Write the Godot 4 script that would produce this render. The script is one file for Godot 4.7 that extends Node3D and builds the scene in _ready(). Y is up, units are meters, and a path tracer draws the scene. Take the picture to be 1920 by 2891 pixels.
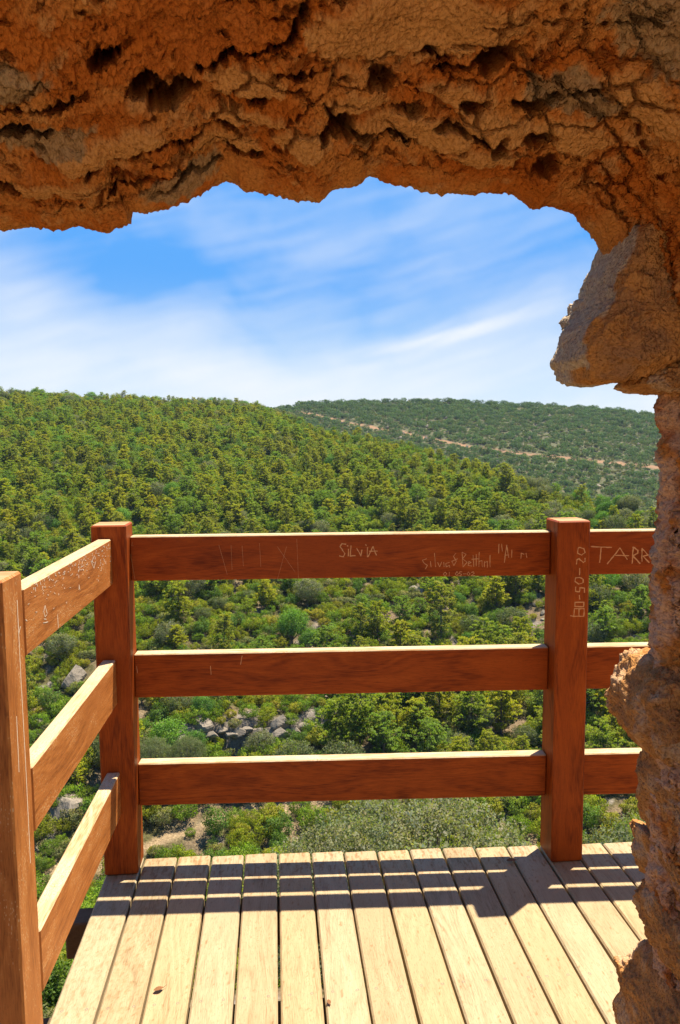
extends Node3D
# A rock gateway opening on a timber balcony above a wooded valley.

const DEG := PI / 180.0
const EYE := Vector3(0.0, 1.2284, 0.0)
var rng := RandomNumberGenerator.new()
var taken := {}
var cam: Camera3D
var n_big := FastNoiseLite.new()
var n_mid := FastNoiseLite.new()
var n_fine := FastNoiseLite.new()
var n_cell := FastNoiseLite.new()
var n_ridge := FastNoiseLite.new()
var n_crack := FastNoiseLite.new()
var n_land := FastNoiseLite.new()
var n_patch := FastNoiseLite.new()
var n_grain := FastNoiseLite.new()

# ------------------------------------------------------------------ helpers
func numbered(called: String) -> String:
	if not taken.has(called):
		taken[called] = 0
		return called
	taken[called] += 1
	return "%s_%03d" % [called, taken[called]]

func thing(called: String, label: String, category: String, at := Vector3.ZERO, group := "") -> Node3D:
	var o := Node3D.new()
	o.name = numbered(called)
	add_child(o)
	o.position = at
	o.set_meta("label", label)
	o.set_meta("category", category)
	if group != "":
		o.set_meta("group", group)
	return o

func part(called: String, mesh: Mesh, parent: Node, at := Vector3.ZERO, material: Material = null) -> MeshInstance3D:
	var o := MeshInstance3D.new()
	o.name = called
	o.mesh = mesh
	if material:
		o.material_override = material
	o.position = at
	o.cast_shadow = GeometryInstance3D.SHADOW_CASTING_SETTING_ON
	parent.add_child(o, true)
	return o

func structure(called: String, mesh: Mesh) -> MeshInstance3D:
	var o := part(called, mesh, self)
	o.set_meta("kind", "structure")
	return o

func lin(r: float, g: float, b: float) -> Color:
	return Color(r, g, b).linear_to_srgb()

func noise(n: FastNoiseLite, s: int, freq: float, octaves: int, kind := FastNoiseLite.TYPE_SIMPLEX_SMOOTH) -> void:
	n.seed = s
	n.noise_type = kind
	n.frequency = freq
	n.fractal_type = FastNoiseLite.FRACTAL_FBM if octaves > 1 else FastNoiseLite.FRACTAL_NONE
	n.fractal_octaves = octaves

func sstep(a: float, b: float, x: float) -> float:
	var t := clampf((x - a) / (b - a), 0.0, 1.0)
	return t * t * (3.0 - 2.0 * t)

func along(table: Array, x: float) -> float:
	# piecewise linear look-up in [[x, y], ...]
	if x <= table[0][0]:
		return table[0][1]
	for i in range(1, table.size()):
		if x < table[i][0]:
			var a: Array = table[i - 1]
			var b: Array = table[i]
			return lerpf(a[1], b[1], (x - a[0]) / (b[0] - a[0]))
	return table[table.size() - 1][1]

func mesh_of(v: PackedVector3Array, n: PackedVector3Array, idx: PackedInt32Array, mat: Material, c := PackedColorArray(), uv := PackedVector2Array(), into: ArrayMesh = null) -> ArrayMesh:
	var a := []
	a.resize(Mesh.ARRAY_MAX)
	a[Mesh.ARRAY_VERTEX] = v
	a[Mesh.ARRAY_NORMAL] = n
	if idx.size():
		a[Mesh.ARRAY_INDEX] = idx
	if c.size():
		a[Mesh.ARRAY_COLOR] = c
	if uv.size():
		a[Mesh.ARRAY_TEX_UV] = uv
	var m := into if into else ArrayMesh.new()
	m.add_surface_from_arrays(Mesh.PRIMITIVE_TRIANGLES, a)
	m.surface_set_material(m.get_surface_count() - 1, mat)
	return m

func grid_index(cols: int, rows: int, wrap_c: bool, wrap_r: bool, flip := false) -> PackedInt32Array:
	var idx := PackedInt32Array()
	var cc := cols if wrap_c else cols - 1
	var rr := rows if wrap_r else rows - 1
	idx.resize(cc * rr * 6)
	var k := 0
	for r in rr:
		var r2 := (r + 1) % rows
		for c in cc:
			var c2 := (c + 1) % cols
			var a := r * cols + c
			var b := r * cols + c2
			var d := r2 * cols + c
			var e := r2 * cols + c2
			if flip:
				idx[k] = a; idx[k + 1] = e; idx[k + 2] = b
				idx[k + 3] = a; idx[k + 4] = d; idx[k + 5] = e
			else:
				idx[k] = a; idx[k + 1] = b; idx[k + 2] = e
				idx[k + 3] = a; idx[k + 4] = e; idx[k + 5] = d
			k += 6
	return idx

func grid_normals(v: PackedVector3Array, cols: int, rows: int, wrap_c: bool, wrap_r: bool, flip := false) -> PackedVector3Array:
	var n := PackedVector3Array()
	n.resize(v.size())
	for r in rows:
		var ru := (r + 1) % rows if wrap_r else mini(r + 1, rows - 1)
		var rd := (r - 1 + rows) % rows if wrap_r else maxi(r - 1, 0)
		for c in cols:
			var cu := (c + 1) % cols if wrap_c else mini(c + 1, cols - 1)
			var cd := (c - 1 + cols) % cols if wrap_c else maxi(c - 1, 0)
			n[r * cols + c] = (-1.0 if flip else 1.0) * (v[ru * cols + c] - v[rd * cols + c]).cross(v[r * cols + cu] - v[r * cols + cd]).normalized()
	for c in cols:
		if n[c].length_squared() < 0.5:
			n[c] = n[cols + c]
		if n[(rows - 1) * cols + c].length_squared() < 0.5:
			n[(rows - 1) * cols + c] = n[(rows - 2) * cols + c]
	return n

# ------------------------------------------------------------------ textures and materials
func noise_tex(s: int, freq: float, lo: Color, hi: Color, octaves := 5, size := 512, kind := FastNoiseLite.TYPE_SIMPLEX_SMOOTH, from := 0.0, to := 1.0) -> NoiseTexture2D:
	var n := FastNoiseLite.new()
	noise(n, s, freq, octaves, kind)
	var g := Gradient.new()
	g.set_color(0, lo)
	g.set_color(1, hi)
	g.set_offset(0, from)
	g.set_offset(1, to)
	var t := NoiseTexture2D.new()
	t.width = size
	t.height = size
	t.seamless = true
	t.noise = n
	t.color_ramp = g
	return t

func wood_images(s: int, stops: Array, fleck: Color, fleck_share: float, blotch: float) -> Array:
	# a board of 2.4 m by 0.6 m: [colour, relief]
	var w := 1024
	var h := 512
	var im := Image.create_empty(w, h, false, Image.FORMAT_RGB8)
	var hm := Image.create_empty(w, h, false, Image.FORMAT_L8)
	var n := FastNoiseLite.new()
	noise(n, s, 1.0, 3)
	var n2 := FastNoiseLite.new()
	noise(n2, s + 7, 1.0, 1)
	for y in h:
		var fy := y / float(h) * 0.6
		for x in w:
			var fx := x / float(w) * 2.4
			var edge := minf(1.0, minf(minf(fx, 2.4 - fx) / 0.15, minf(fy, 0.6 - fy) / 0.03))
			var warp := n2.get_noise_2d(fx * 2.2, fy * 9.0)
			var ring := n.get_noise_2d(fx * 1.3, fy * 55.0 + warp * 2.2)
			var fib := n2.get_noise_2d(fx * 22.0, fy * 900.0)
			var pores := n2.get_noise_2d(fx * 60.0 + 40.0, fy * 420.0)
			var patch := n.get_noise_2d(fx * 5.0 + 90.0, fy * 16.0)
			var t := clampf(0.5 + (0.42 * ring + 0.34 * fib + blotch * patch) * (0.4 + 0.6 * edge), 0.0, 0.999) * (stops.size() - 1)
			var c: Color = stops[int(t)].lerp(stops[int(t) + 1], t - int(t))
			if pores > 0.62:
				c = c.darkened(0.10)
			var f := n2.get_noise_2d(fx * 150.0 + 7.0, fy * 420.0 + 31.0) + 0.5 * patch
			if f > fleck_share:
				c = c.lerp(fleck, clampf((f - fleck_share) * 6.0, 0.0, 0.9))
			im.set_pixel(x, y, c)
			hm.set_pixel(x, y, Color(1, 1, 1) * clampf(0.55 + 0.25 * ring + 0.25 * fib - (0.3 if pores > 0.62 else 0.0), 0.0, 1.0))
	return [ImageTexture.create_from_image(im), ImageTexture.create_from_image(hm)]

func wood_mat(tex: Array, rough: float, relief: float, spec := 0.4) -> StandardMaterial3D:
	var m := StandardMaterial3D.new()
	m.albedo_texture = tex[0]
	m.roughness = rough
	m.metallic_specular = spec
	m.heightmap_enabled = true
	m.heightmap_texture = tex[1]
	m.heightmap_scale = relief
	m.uv1_scale = Vector3(1.0 / 2.4, 1.0 / 0.6, 1.0)
	return m

# a box with chamfered edges, long side along local x; UVs in metres run along the grain. Surface 0: sides, surface 1: top
func timber(size: Vector3, bevel: float, sides: Material, top: Material) -> ArrayMesh:
	var h := size * 0.5
	var out := ArrayMesh.new()
	var sv := [PackedVector3Array(), PackedVector3Array()]
	var sn := [PackedVector3Array(), PackedVector3Array()]
	var su := [PackedVector2Array(), PackedVector2Array()]
	var off := Vector2(rng.randf() * 2.4, rng.randf() * 0.6)
	var axes := [Vector3.RIGHT, Vector3.UP, Vector3.BACK]
	var face := func(pts: Array, nrm: Vector3, k: int) -> void:
		var a: Vector3 = pts[0]
		if (pts[1] - a).cross(pts[2] - a).dot(nrm) > 0.0:
			pts.reverse()
		for t in range(1, pts.size() - 1):
			for p: Vector3 in [pts[0], pts[t], pts[t + 1]]:
				sv[k].append(p)
				sn[k].append(nrm)
				if absf(nrm.x) > 0.7:
					su[k].append(Vector2(p.y * 0.3, p.z) + off)
				elif absf(nrm.y) > absf(nrm.z):
					su[k].append(Vector2(p.x, p.z) + off)
				else:
					su[k].append(Vector2(p.x, p.y + 0.21) + off)
	for ax in 3:
		var b := (ax + 1) % 3
		var c := (ax + 2) % 3
		for s: float in [-1.0, 1.0]:
			var pts := []
			for q in [[-1, -1], [1, -1], [1, 1], [-1, 1]]:
				var p := Vector3.ZERO
				p[ax] = s * h[ax]
				p[b] = q[0] * (h[b] - bevel)
				p[c] = q[1] * (h[c] - bevel)
				pts.append(p)
			face.call(pts, axes[ax] * s, 1 if ax == 1 and s > 0 else 0)
		# edges running along ax
		for sb: float in [-1.0, 1.0]:
			for sc: float in [-1.0, 1.0]:
				var pts := []
				for q in [[-1, 0], [1, 0], [1, 1], [-1, 1]]:
					var p := Vector3.ZERO
					p[ax] = q[0] * (h[ax] - bevel)
					p[b] = sb * (h[b] - (bevel if q[1] == 0 else 0.0))
					p[c] = sc * (h[c] - (0.0 if q[1] == 0 else bevel))
					pts.append(p)
				var nn: Vector3 = (axes[b] * sb + axes[c] * sc).normalized()
				face.call(pts, nn, 1 if nn.y > 0.5 else 0)
	for sx: float in [-1.0, 1.0]:
		for sy: float in [-1.0, 1.0]:
			for sz: float in [-1.0, 1.0]:
				var pts := [Vector3(sx * h.x, sy * (h.y - bevel), sz * (h.z - bevel)), Vector3(sx * (h.x - bevel), sy * h.y, sz * (h.z - bevel)), Vector3(sx * (h.x - bevel), sy * (h.y - bevel), sz * h.z)]
				face.call(pts, Vector3(sx, sy, sz).normalized(), 1 if sy > 0 else 0)
	var white := PackedColorArray()
	white.resize(sv[0].size())
	white.fill(Color(1, 1, 1))
	timber_sides = [sv[0], sn[0], su[0], white]
	mesh_of(sv[0], sn[0], PackedInt32Array(), sides, PackedColorArray(), su[0], out)
	mesh_of(sv[1], sn[1], PackedInt32Array(), top, PackedColorArray(), su[1], out)
	return out

# thin scratched lines on a face: strokes are lists of points in the plane, as V-sided ridges of bare wood
func strokes(lines: Array, origin: Vector3, right: Vector3, up: Vector3, width: float, mat: Material) -> ArrayMesh:
	var v := PackedVector3Array()
	var n := PackedVector3Array()
	var out := right.cross(up)
	for line in lines:
		for i in range(line.size() - 1):
			var a := Vector2(line[i][0], line[i][1])
			var b := Vector2(line[i + 1][0], line[i + 1][1])
			var d := (b - a).normalized()
			a -= d * width * 0.3
			b += d * width * 0.3
			var steps := maxi(2, int((b - a).length() / 0.006))
			var side := Vector2(-d.y, d.x) * width * 0.5
			var prev := []
			for k in steps + 1:
				var q := a.lerp(b, k / float(steps)) + side * rng.randf_range(-0.35, 0.35)
				var w := side * rng.randf_range(0.55, 1.25)
				var row := []
				for e in [q - w, q, q + w]:
					row.append(origin + right * e.x + up * e.y + out * (0.0007 if e == q else 0.00015))
				if k > 0:
					for t in 2:
						for p: Vector3 in [prev[t], row[t + 1], row[t], prev[t], prev[t + 1], row[t + 1]]:
							v.append(p)
							n.append(out)
				prev = row
	return mesh_of(v, n, PackedInt32Array(), mat)

# ------------------------------------------------------------------ land
const CREST := [[-90.0, 380.0], [-19.0, 375.0], [-5.0, 358.0], [-1.5, 343.0], [1.0, 318.0], [3.0, 292.0], [6.2, 266.0], [13.8, 236.0], [18.6, 212.0], [22.0, 194.0], [28.0, 176.0], [60.0, 150.0]]
const FAR := [[-60.0, 0.02], [-10.0, 0.03], [-2.0, 0.036], [0.3, 0.040], [2.3, 0.0455], [6.6, 0.0480], [12.2, 0.0470], [15.4, 0.0450], [20.1, 0.0400], [24.6, 0.0330], [28.4, 0.0255], [60.0, 0.0]]
const NEAR := [[0.0, -4.0], [2.5, -5.5], [6.0, -10.0], [12.0, -13.5], [20.0, -17.6], [40.0, -29.0], [58.0, -37.5], [68.0, -40.6], [76.0, -40.6]]
const FAR_D := 690.0
const TRACK := [[2.3, 0.0376], [6.25, 0.0216], [9.56, 0.0114], [12.2, 0.0007], [15.4, -0.0111], [18.9, -0.0188], [21.7, -0.0239], [24.7, -0.0294], [28.5, -0.0361], [40.0, -0.05]]

func land(x: float, z: float) -> float:
	var d := sqrt(x * x + z * z)
	var th := atan2(x, -z) / DEG
	var h: float
	if d < 76.0:
		h = along(NEAR, d)
	else:
		h = -40.6 + 0.2 * (d - 75.0)
	var dc := along(CREST, th)
	if d > dc:
		h = -40.6 + 0.2 * (dc - 75.0) - 0.32 * (d - dc)
	# the far hill
	if d > 150.0:
		var fh := along(FAR, th) * FAR_D
		fh += -0.2 * (FAR_D - d) if d < FAR_D else -0.25 * (d - FAR_D)
		var k := clampf(0.5 + (h - fh) / 12.0, 0.0, 1.0)
		h = lerpf(fh, h, k) + 6.0 * k * (1.0 - k) * 0.5
		h = maxf(h, -60.0)
	var rough := minf(1.0, maxf(0.0, d - 4.0) / 60.0)
	h += n_land.get_noise_2d(x * 0.02, z * 0.02) * 3.0 * rough * (0.5 if d > 300.0 else 1.0)
	h += n_land.get_noise_2d(x * 0.12 + 50.0, z * 0.12) * 0.9 * rough
	# rock ledge across the lower slope
	var lx := x + n_patch.get_noise_2d(x * 0.2, 3.0) * 2.0
	if lx > -16.0 and lx < 9.0 and d > 80.0 and d < 110.0:
		var front := 90.0 + n_patch.get_noise_2d(x * 0.3, 9.0) * 1.5
		h += 2.6 * sstep(front, front + 0.9, d) * (1.0 - sstep(front + 3.0, front + 16.0, d)) * sstep(-16.0, -12.0, lx) * (1.0 - sstep(5.0, 9.0, lx))
	return h + EYE.y

func track_gap(th: float, d: float, h: float) -> float:
	# metres of slope between this place on the far hill and the dirt track
	if th < 1.5 or d < 250.0:
		return 99.0
	var e := along(TRACK, th) - 0.002
	var de := (h - EYE.y) / d - e
	return absf(de) * d / 0.2

func build_land() -> void:
	var az := []
	var a := -180.0
	while a < 180.0:
		az.append(a)
		a += 0.22 if a > -30.0 and a < 40.0 else 6.0
	var ds := []
	var d := 1.2
	while d < 5200.0:
		ds.append(d)
		if d > 60.0 and d < 130.0:
			d += 0.8
		elif d < 420.0:
			d *= 1.018
		elif d < 700.0:
			d += 3.0
		else:
			d *= 1.12
	var cols := az.size()
	var v := PackedVector3Array()
	var col := PackedColorArray()
	v.resize(cols * ds.size())
	col.resize(v.size())
	var soil := Color(0.27, 0.20, 0.12)
	var stone := Color(0.34, 0.30, 0.25)
	var litter := Color(0.12, 0.11, 0.045)
	var heath := Color(0.155, 0.165, 0.09)
	var sandy := Color(0.44, 0.26, 0.15)
	var k := 0
	for r in ds.size():
		d = ds[r]
		for c in cols:
			var t: float = az[c] * DEG
			var x := sin(t) * d
			var z := -cos(t) * d
			var y := land(x, z)
			v[k] = Vector3(x, y, z)
			var p := n_patch.get_noise_2d(x * 0.09, z * 0.09) + 0.5 * n_patch.get_noise_2d(x * 0.5, z * 0.5)
			var cc := litter.lerp(soil, sstep(0.1, 0.5, p)).lerp(stone, sstep(0.3, 0.6, n_patch.get_noise_2d(x * 0.3 + 77.0, z * 0.3)))
			if d > 250.0:
				cc = cc.lerp(heath.lerp(soil, sstep(0.1, 0.6, n_patch.get_noise_2d(x * 0.17, z * 0.17)) * 0.45), sstep(250.0, 330.0, d) if az[c] > 1.0 else 0.3)
				if d < 700.0 and az[c] > 1.5 and az[c] < 40.0:
					var g := track_gap(az[c], d, y)
					cc = cc.lerp(sandy, (1.0 - sstep(3.0, 6.0, g + n_patch.get_noise_2d(x * 0.12, z * 0.12) * 3.0)) * 0.9)
			if d > 86.0 and d < 95.0 and x > -17.0 and x < 9.0:
				cc = cc.lerp(Color(0.25, 0.22, 0.19), 0.85 * sstep(87.5, 88.8, d) * (1.0 - sstep(92.0, 94.5, d)))
			# footpath on the valley floor
			if d > 60.0 and d < 85.0 and az[c] > -25.0 and az[c] < 12.0:
				var pd := absf(d - along([[-25.0, 70.0], [-10.5, 73.0], [-7.5, 74.2], [-5.0, 75.2], [-3.0, 76.0], [2.0, 76.8], [12.0, 76.0]], az[c]) + n_patch.get_noise_2d(x * 0.3, z * 0.3))
				cc = cc.lerp(Color(0.42, 0.31, 0.18), 1.0 - sstep(0.5, 1.3, pd))
			col[k] = cc
			k += 1
	var m := StandardMaterial3D.new()
	m.vertex_color_use_as_albedo = true
	m.albedo_texture = noise_tex(5, 0.02, Color(0.62, 0.6, 0.58), Color(1, 1, 1))
	m.uv1_triplanar = true
	m.uv1_world_triplanar = true
	m.uv1_scale = Vector3.ONE * 0.21
	m.roughness = 0.95
	m.metallic_specular = 0.2
	m.heightmap_enabled = true
	m.heightmap_texture = noise_tex(6, 0.03, Color.BLACK, Color.WHITE)
	m.heightmap_scale = 14.0
	structure("hillside_terrain", mesh_of(v, grid_normals(v, cols, ds.size(), true, false, true), grid_index(cols, ds.size(), true, false, true), m, col))

# ------------------------------------------------------------------ plants
class Leaves:
	var v := PackedVector3Array()
	var n := PackedVector3Array()
	var c := PackedColorArray()
	func tri(a: Vector3, b: Vector3, d: Vector3, nn: Vector3, col: Color) -> void:
		v.append(a)
		if (b - a).cross(d - a).dot(nn) > 0.0:
			v.append(d); v.append(b)
		else:
			v.append(b); v.append(d)
		n.append(nn); n.append(nn); n.append(nn)
		c.append(col); c.append(col); c.append(col)

func rand_dir() -> Vector3:
	var z := rng.randf_range(-1.0, 1.0)
	var t := rng.randf() * TAU
	var s := sqrt(1.0 - z * z)
	return Vector3(s * cos(t), z, s * sin(t))

func tube(l: Leaves, a: Vector3, b: Vector3, ra: float, rb: float, sides: int, col: Color) -> void:
	var d := (b - a).normalized()
	var u := d.cross(Vector3(0.31, 0.2, 0.93)).normalized()
	var w := d.cross(u)
	for i in sides:
		var t0 := TAU * i / sides
		var t1 := TAU * (i + 1) / sides
		var n0 := u * cos(t0) + w * sin(t0)
		var n1 := u * cos(t1) + w * sin(t1)
		var nn := (n0 + n1).normalized()
		l.tri(a + n0 * ra, a + n1 * ra, b + n1 * rb, nn, col)
		l.tri(a + n0 * ra, b + n1 * rb, b + n0 * rb, nn, col)

func leaf(l: Leaves, p: Vector3, dir: Vector3, size: float, out: Vector3, col: Color) -> void:
	var side := dir.cross(rand_dir()).normalized() * size * 0.32
	var tip := p + dir * size
	var mid := p + dir * size * 0.5
	var nn := side.cross(dir).normalized()
	if nn.dot(out) < 0.0:
		nn = -nn
	nn = (nn + out * 0.9).normalized()
	l.tri(p, mid + side, tip, nn, col)
	l.tri(p, tip, mid - side, nn, col)

func shade(base: Color, spread: float) -> Color:
	var k := 1.0 + rng.randf_range(-spread, spread)
	return Color(base.r * k * rng.randf_range(0.9, 1.12), base.g * k, base.b * k * rng.randf_range(0.8, 1.2))

# needles grow in tufts along whorled branches
func pine_meshes(height: float, wide: float, col: Color) -> Array:
	var wood := Leaves.new()
	var green := Leaves.new()
	var bark := Color(0.10, 0.075, 0.055)
	var lean := Vector3(rng.randf_range(-0.3, 0.3), 0, rng.randf_range(-0.3, 0.3))
	var at := func(f: float) -> Vector3: return Vector3(0, f * height, 0) + lean * f * f
	for i in 5:
		tube(wood, at.call(i / 5.0) - Vector3(0, 0.3 if i == 0 else 0.0, 0), at.call((i + 1) / 5.0), 0.15 * (1.02 - i / 5.0) + 0.015, 0.15 * (1.02 - (i + 1) / 5.0) + 0.015, 6, bark)
	var levels := 10
	for k in levels:
		var f := 0.2 + 0.74 * k / float(levels - 1) + rng.randf_range(-0.03, 0.03)
		var g := clampf((f - 0.08) / 0.98, 0.0, 1.0)
		var env := wide * pow(sin(PI * pow(g, 0.72)), 0.75) * rng.randf_range(0.8, 1.1) + 0.12
		var count := 6 if k < levels - 2 else 4
		var phase := rng.randf() * TAU
		for b in count:
			if rng.randf() < 0.18 and k < levels - 2:
				continue
			var t := phase + TAU * b / count + rng.randf_range(-0.4, 0.4)
			var reach := env * rng.randf_range(0.55, 1.15)
			var root: Vector3 = at.call(minf(f, 1.0))
			var tip := root + Vector3(cos(t), rng.randf_range(0.05, 0.5), sin(t)) * reach
			tube(wood, root, tip, 0.035, 0.012, 3, bark)
			var tufts := int(3 + reach * 2.6)
			for j in tufts:
				var u := 0.45 + 0.6 * (j + rng.randf()) / tufts
				var p := root.lerp(tip, u) + rand_dir() * 0.22 * reach
				var cc := shade(col, 0.2)
				for q in 20:
					var dir := rand_dir()
					dir.y = absf(dir.y) * 0.8 + 0.05
					dir = dir.normalized()
					leaf(green, p + dir * 0.1, dir, rng.randf_range(0.16, 0.3), Vector3(dir.x, dir.y + 0.7, dir.z).normalized(), cc)
	return [mesh_of(wood.v, wood.n, PackedInt32Array(), M.bark, wood.c), mesh_of(green.v, green.n, PackedInt32Array(), M.leaf, green.c)]

# a rounded crown of leafy clumps on forked limbs
func broad_meshes(height: float, wide: float, low: float, clumps: int, per: int, size: float, col: Color, spread := 0.3, clump_r := 0.3) -> Array:
	var wood := Leaves.new()
	var green := Leaves.new()
	var bark := Color(0.13, 0.105, 0.08)
	var mid := height * (low + 1.0) * 0.5
	var half := height * (1.0 - low) * 0.5
	var fork := Vector3(0, maxf(height * low * 0.9, 0.12), 0)
	tube(wood, Vector3(0, -0.3, 0), fork, 0.028 * height + 0.02, 0.02 * height + 0.012, 6, bark)
	var lobes := []
	for i in 7:
		var q := rand_dir()
		lobes.append([q, rng.randf_range(-0.14, 0.3)])
	for i in clumps:
		var q := rand_dir()
		q.y = q.y * 0.9 + 0.12
		var bulge := 0.86
		for lb in lobes:
			bulge += lb[1] * pow(maxf(0.0, q.dot(lb[0])), 5.0)
		var r := bulge * pow(rng.randf_range(0.25, 1.0), 0.33)
		var ctr := Vector3(q.x * wide * r, mid + q.y * half * r, q.z * wide * r)
		if i % 5 == 0:
			tube(wood, fork, ctr, 0.009 * height + 0.008, 0.004, 3, bark)
		var cc := shade(col, spread)
		var cr := clump_r * minf(wide, half) * rng.randf_range(0.7, 1.2)
		for j in per:
			var d := rand_dir()
			d.y = d.y * 0.8 + 0.2
			var p := ctr + d * cr * pow(rng.randf(), 0.4)
			var dir := (rand_dir() + d * 0.9).normalized()
			leaf(green, p, dir, size * rng.randf_range(0.7, 1.3), (d + q * 0.6).normalized(), shade(cc, 0.12))
	return [mesh_of(wood.v, wood.n, PackedInt32Array(), M.bark, wood.c), mesh_of(green.v, green.n, PackedInt32Array(), M.leaf, green.c)]

func joined(a: ArrayMesh, b: ArrayMesh) -> ArrayMesh:
	var m := ArrayMesh.new()
	for s: ArrayMesh in [a, b]:
		m.add_surface_from_arrays(Mesh.PRIMITIVE_TRIANGLES, s.surface_get_arrays(0))
		m.surface_set_material(m.get_surface_count() - 1, s.surface_get_material(0))
	return m

# where a point stands in the picture: x and y from 0 to 1, then its distance
func seen(p: Vector3) -> Vector3:
	var q := cam.transform.affine_inverse() * p
	if q.z > -0.1:
		return Vector3(9, 9, 1)
	var ty := tan(cam.fov * DEG * 0.5)
	return Vector3(0.5 + q.x / (-q.z * ty * 680.0 / 1024.0) * 0.5, 0.5 - q.y / (-q.z * ty) * 0.5, -q.z)

var M := {}

class Spot:
	var at: Vector3
	var size: float
	var turn: float
	var kind: int
	var tint: Color
	var shown: float

# the largest `most` of these in the picture become things, the others one mass
func plant(spots: Array, protos: Array, called: String, category: String, labels: Array, group: String, most: int, mass_name: String, mass_label: String, mass_category: String) -> void:
	for s: Spot in spots:
		var top := seen(s.at + Vector3(0, s.size * protos[s.kind].h * 0.75, 0))
		s.shown = s.size * protos[s.kind].h / top.z
		var open := top.x > 0.01 and top.x < 0.955 and top.y > 0.2 and top.y < 0.825
		# behind the rails, the posts or the deck
		if (top.y > 0.522 and top.y < 0.567) or (top.y > 0.633 and top.y < 0.68) or (top.y > 0.742 and top.y < 0.785):
			open = open and top.x < 0.12
		if (top.x > 0.8 and top.x < 0.87 and top.y > 0.5) or (top.x > 0.13 and top.x < 0.205 and top.y > 0.5) or (top.x < 0.13 and top.y > 0.53):
			open = false
		if not open:
			s.shown = 0.0
	spots.sort_custom(func(a: Spot, b: Spot) -> bool: return a.shown > b.shown)
	var rest := []
	for i in spots.size():
		var s: Spot = spots[i]
		var pr: Dictionary = protos[s.kind]
		if i >= most or s.shown <= 0.0:
			rest.append(s)
			continue
		var far := Vector2(s.at.x, s.at.z).length()
		var side := atan2(s.at.x, -s.at.z) / DEG
		var zone := 0
		if far > 104.0:
			zone = 1
		if far > 140.0:
			zone = 2
		if far > 180.0:
			zone = 3
		var where: String = ["at the foot of the slope across the valley", "on the shrubby lower slope across the valley", "at the lower edge of the pine wood", "high in the pine wood below the ridge"][zone]
		if far > 300.0 and side > 2.0:
			where = "above the dirt track on the far hill" if (s.at.y - EYE.y) / far > along(TRACK, side) else "below the dirt track on the far hill"
		elif side > 14.0:
			where = ["at the foot of the spur", "on the shrubby flank of the spur", "on the wooded flank of the spur", "along the crest of the spur"][zone]
		var t := thing(called, labels[s.kind] + " " + where, category, s.at, group)
		t.rotation.y = s.turn
		t.scale = Vector3.ONE * s.size
		part("trunk", pr.wood, t)
		part("crown", pr.leaf, t)
	var mass := thing(mass_name, mass_label, mass_category)
	mass.set_meta("kind", "stuff")
	for k in protos.size():
		var mine := rest.filter(func(s: Spot) -> bool: return s.kind == k)
		if mine.is_empty():
			continue
		var mm := MultiMesh.new()
		mm.transform_format = MultiMesh.TRANSFORM_3D
		mm.use_colors = true
		mm.mesh = joined(protos[k].wood, protos[k].leaf)
		mm.instance_count = mine.size()
		for i in mine.size():
			var s: Spot = mine[i]
			mm.set_instance_transform(i, Transform3D(Basis(Vector3.UP, s.turn).scaled(Vector3.ONE * s.size), s.at))
			mm.set_instance_color(i, s.tint)
		var o := MultiMeshInstance3D.new()
		o.name = "foliage"
		o.multimesh = mm
		o.set_meta("kind", "stuff")
		mass.add_child(o, true)

func spot(x: float, z: float, size: float, kind: int) -> Spot:
	var s := Spot.new()
	s.at = Vector3(x, land(x, z) - 0.05, z)
	s.size = size
	s.turn = rng.randf() * TAU
	s.kind = kind
	# every plant differs a little in colour, wherever it grows
	var k := rng.randf_range(0.82, 1.18)
	s.tint = Color(k * rng.randf_range(0.92, 1.1), k, k * rng.randf_range(0.85, 1.15))
	return s

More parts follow.
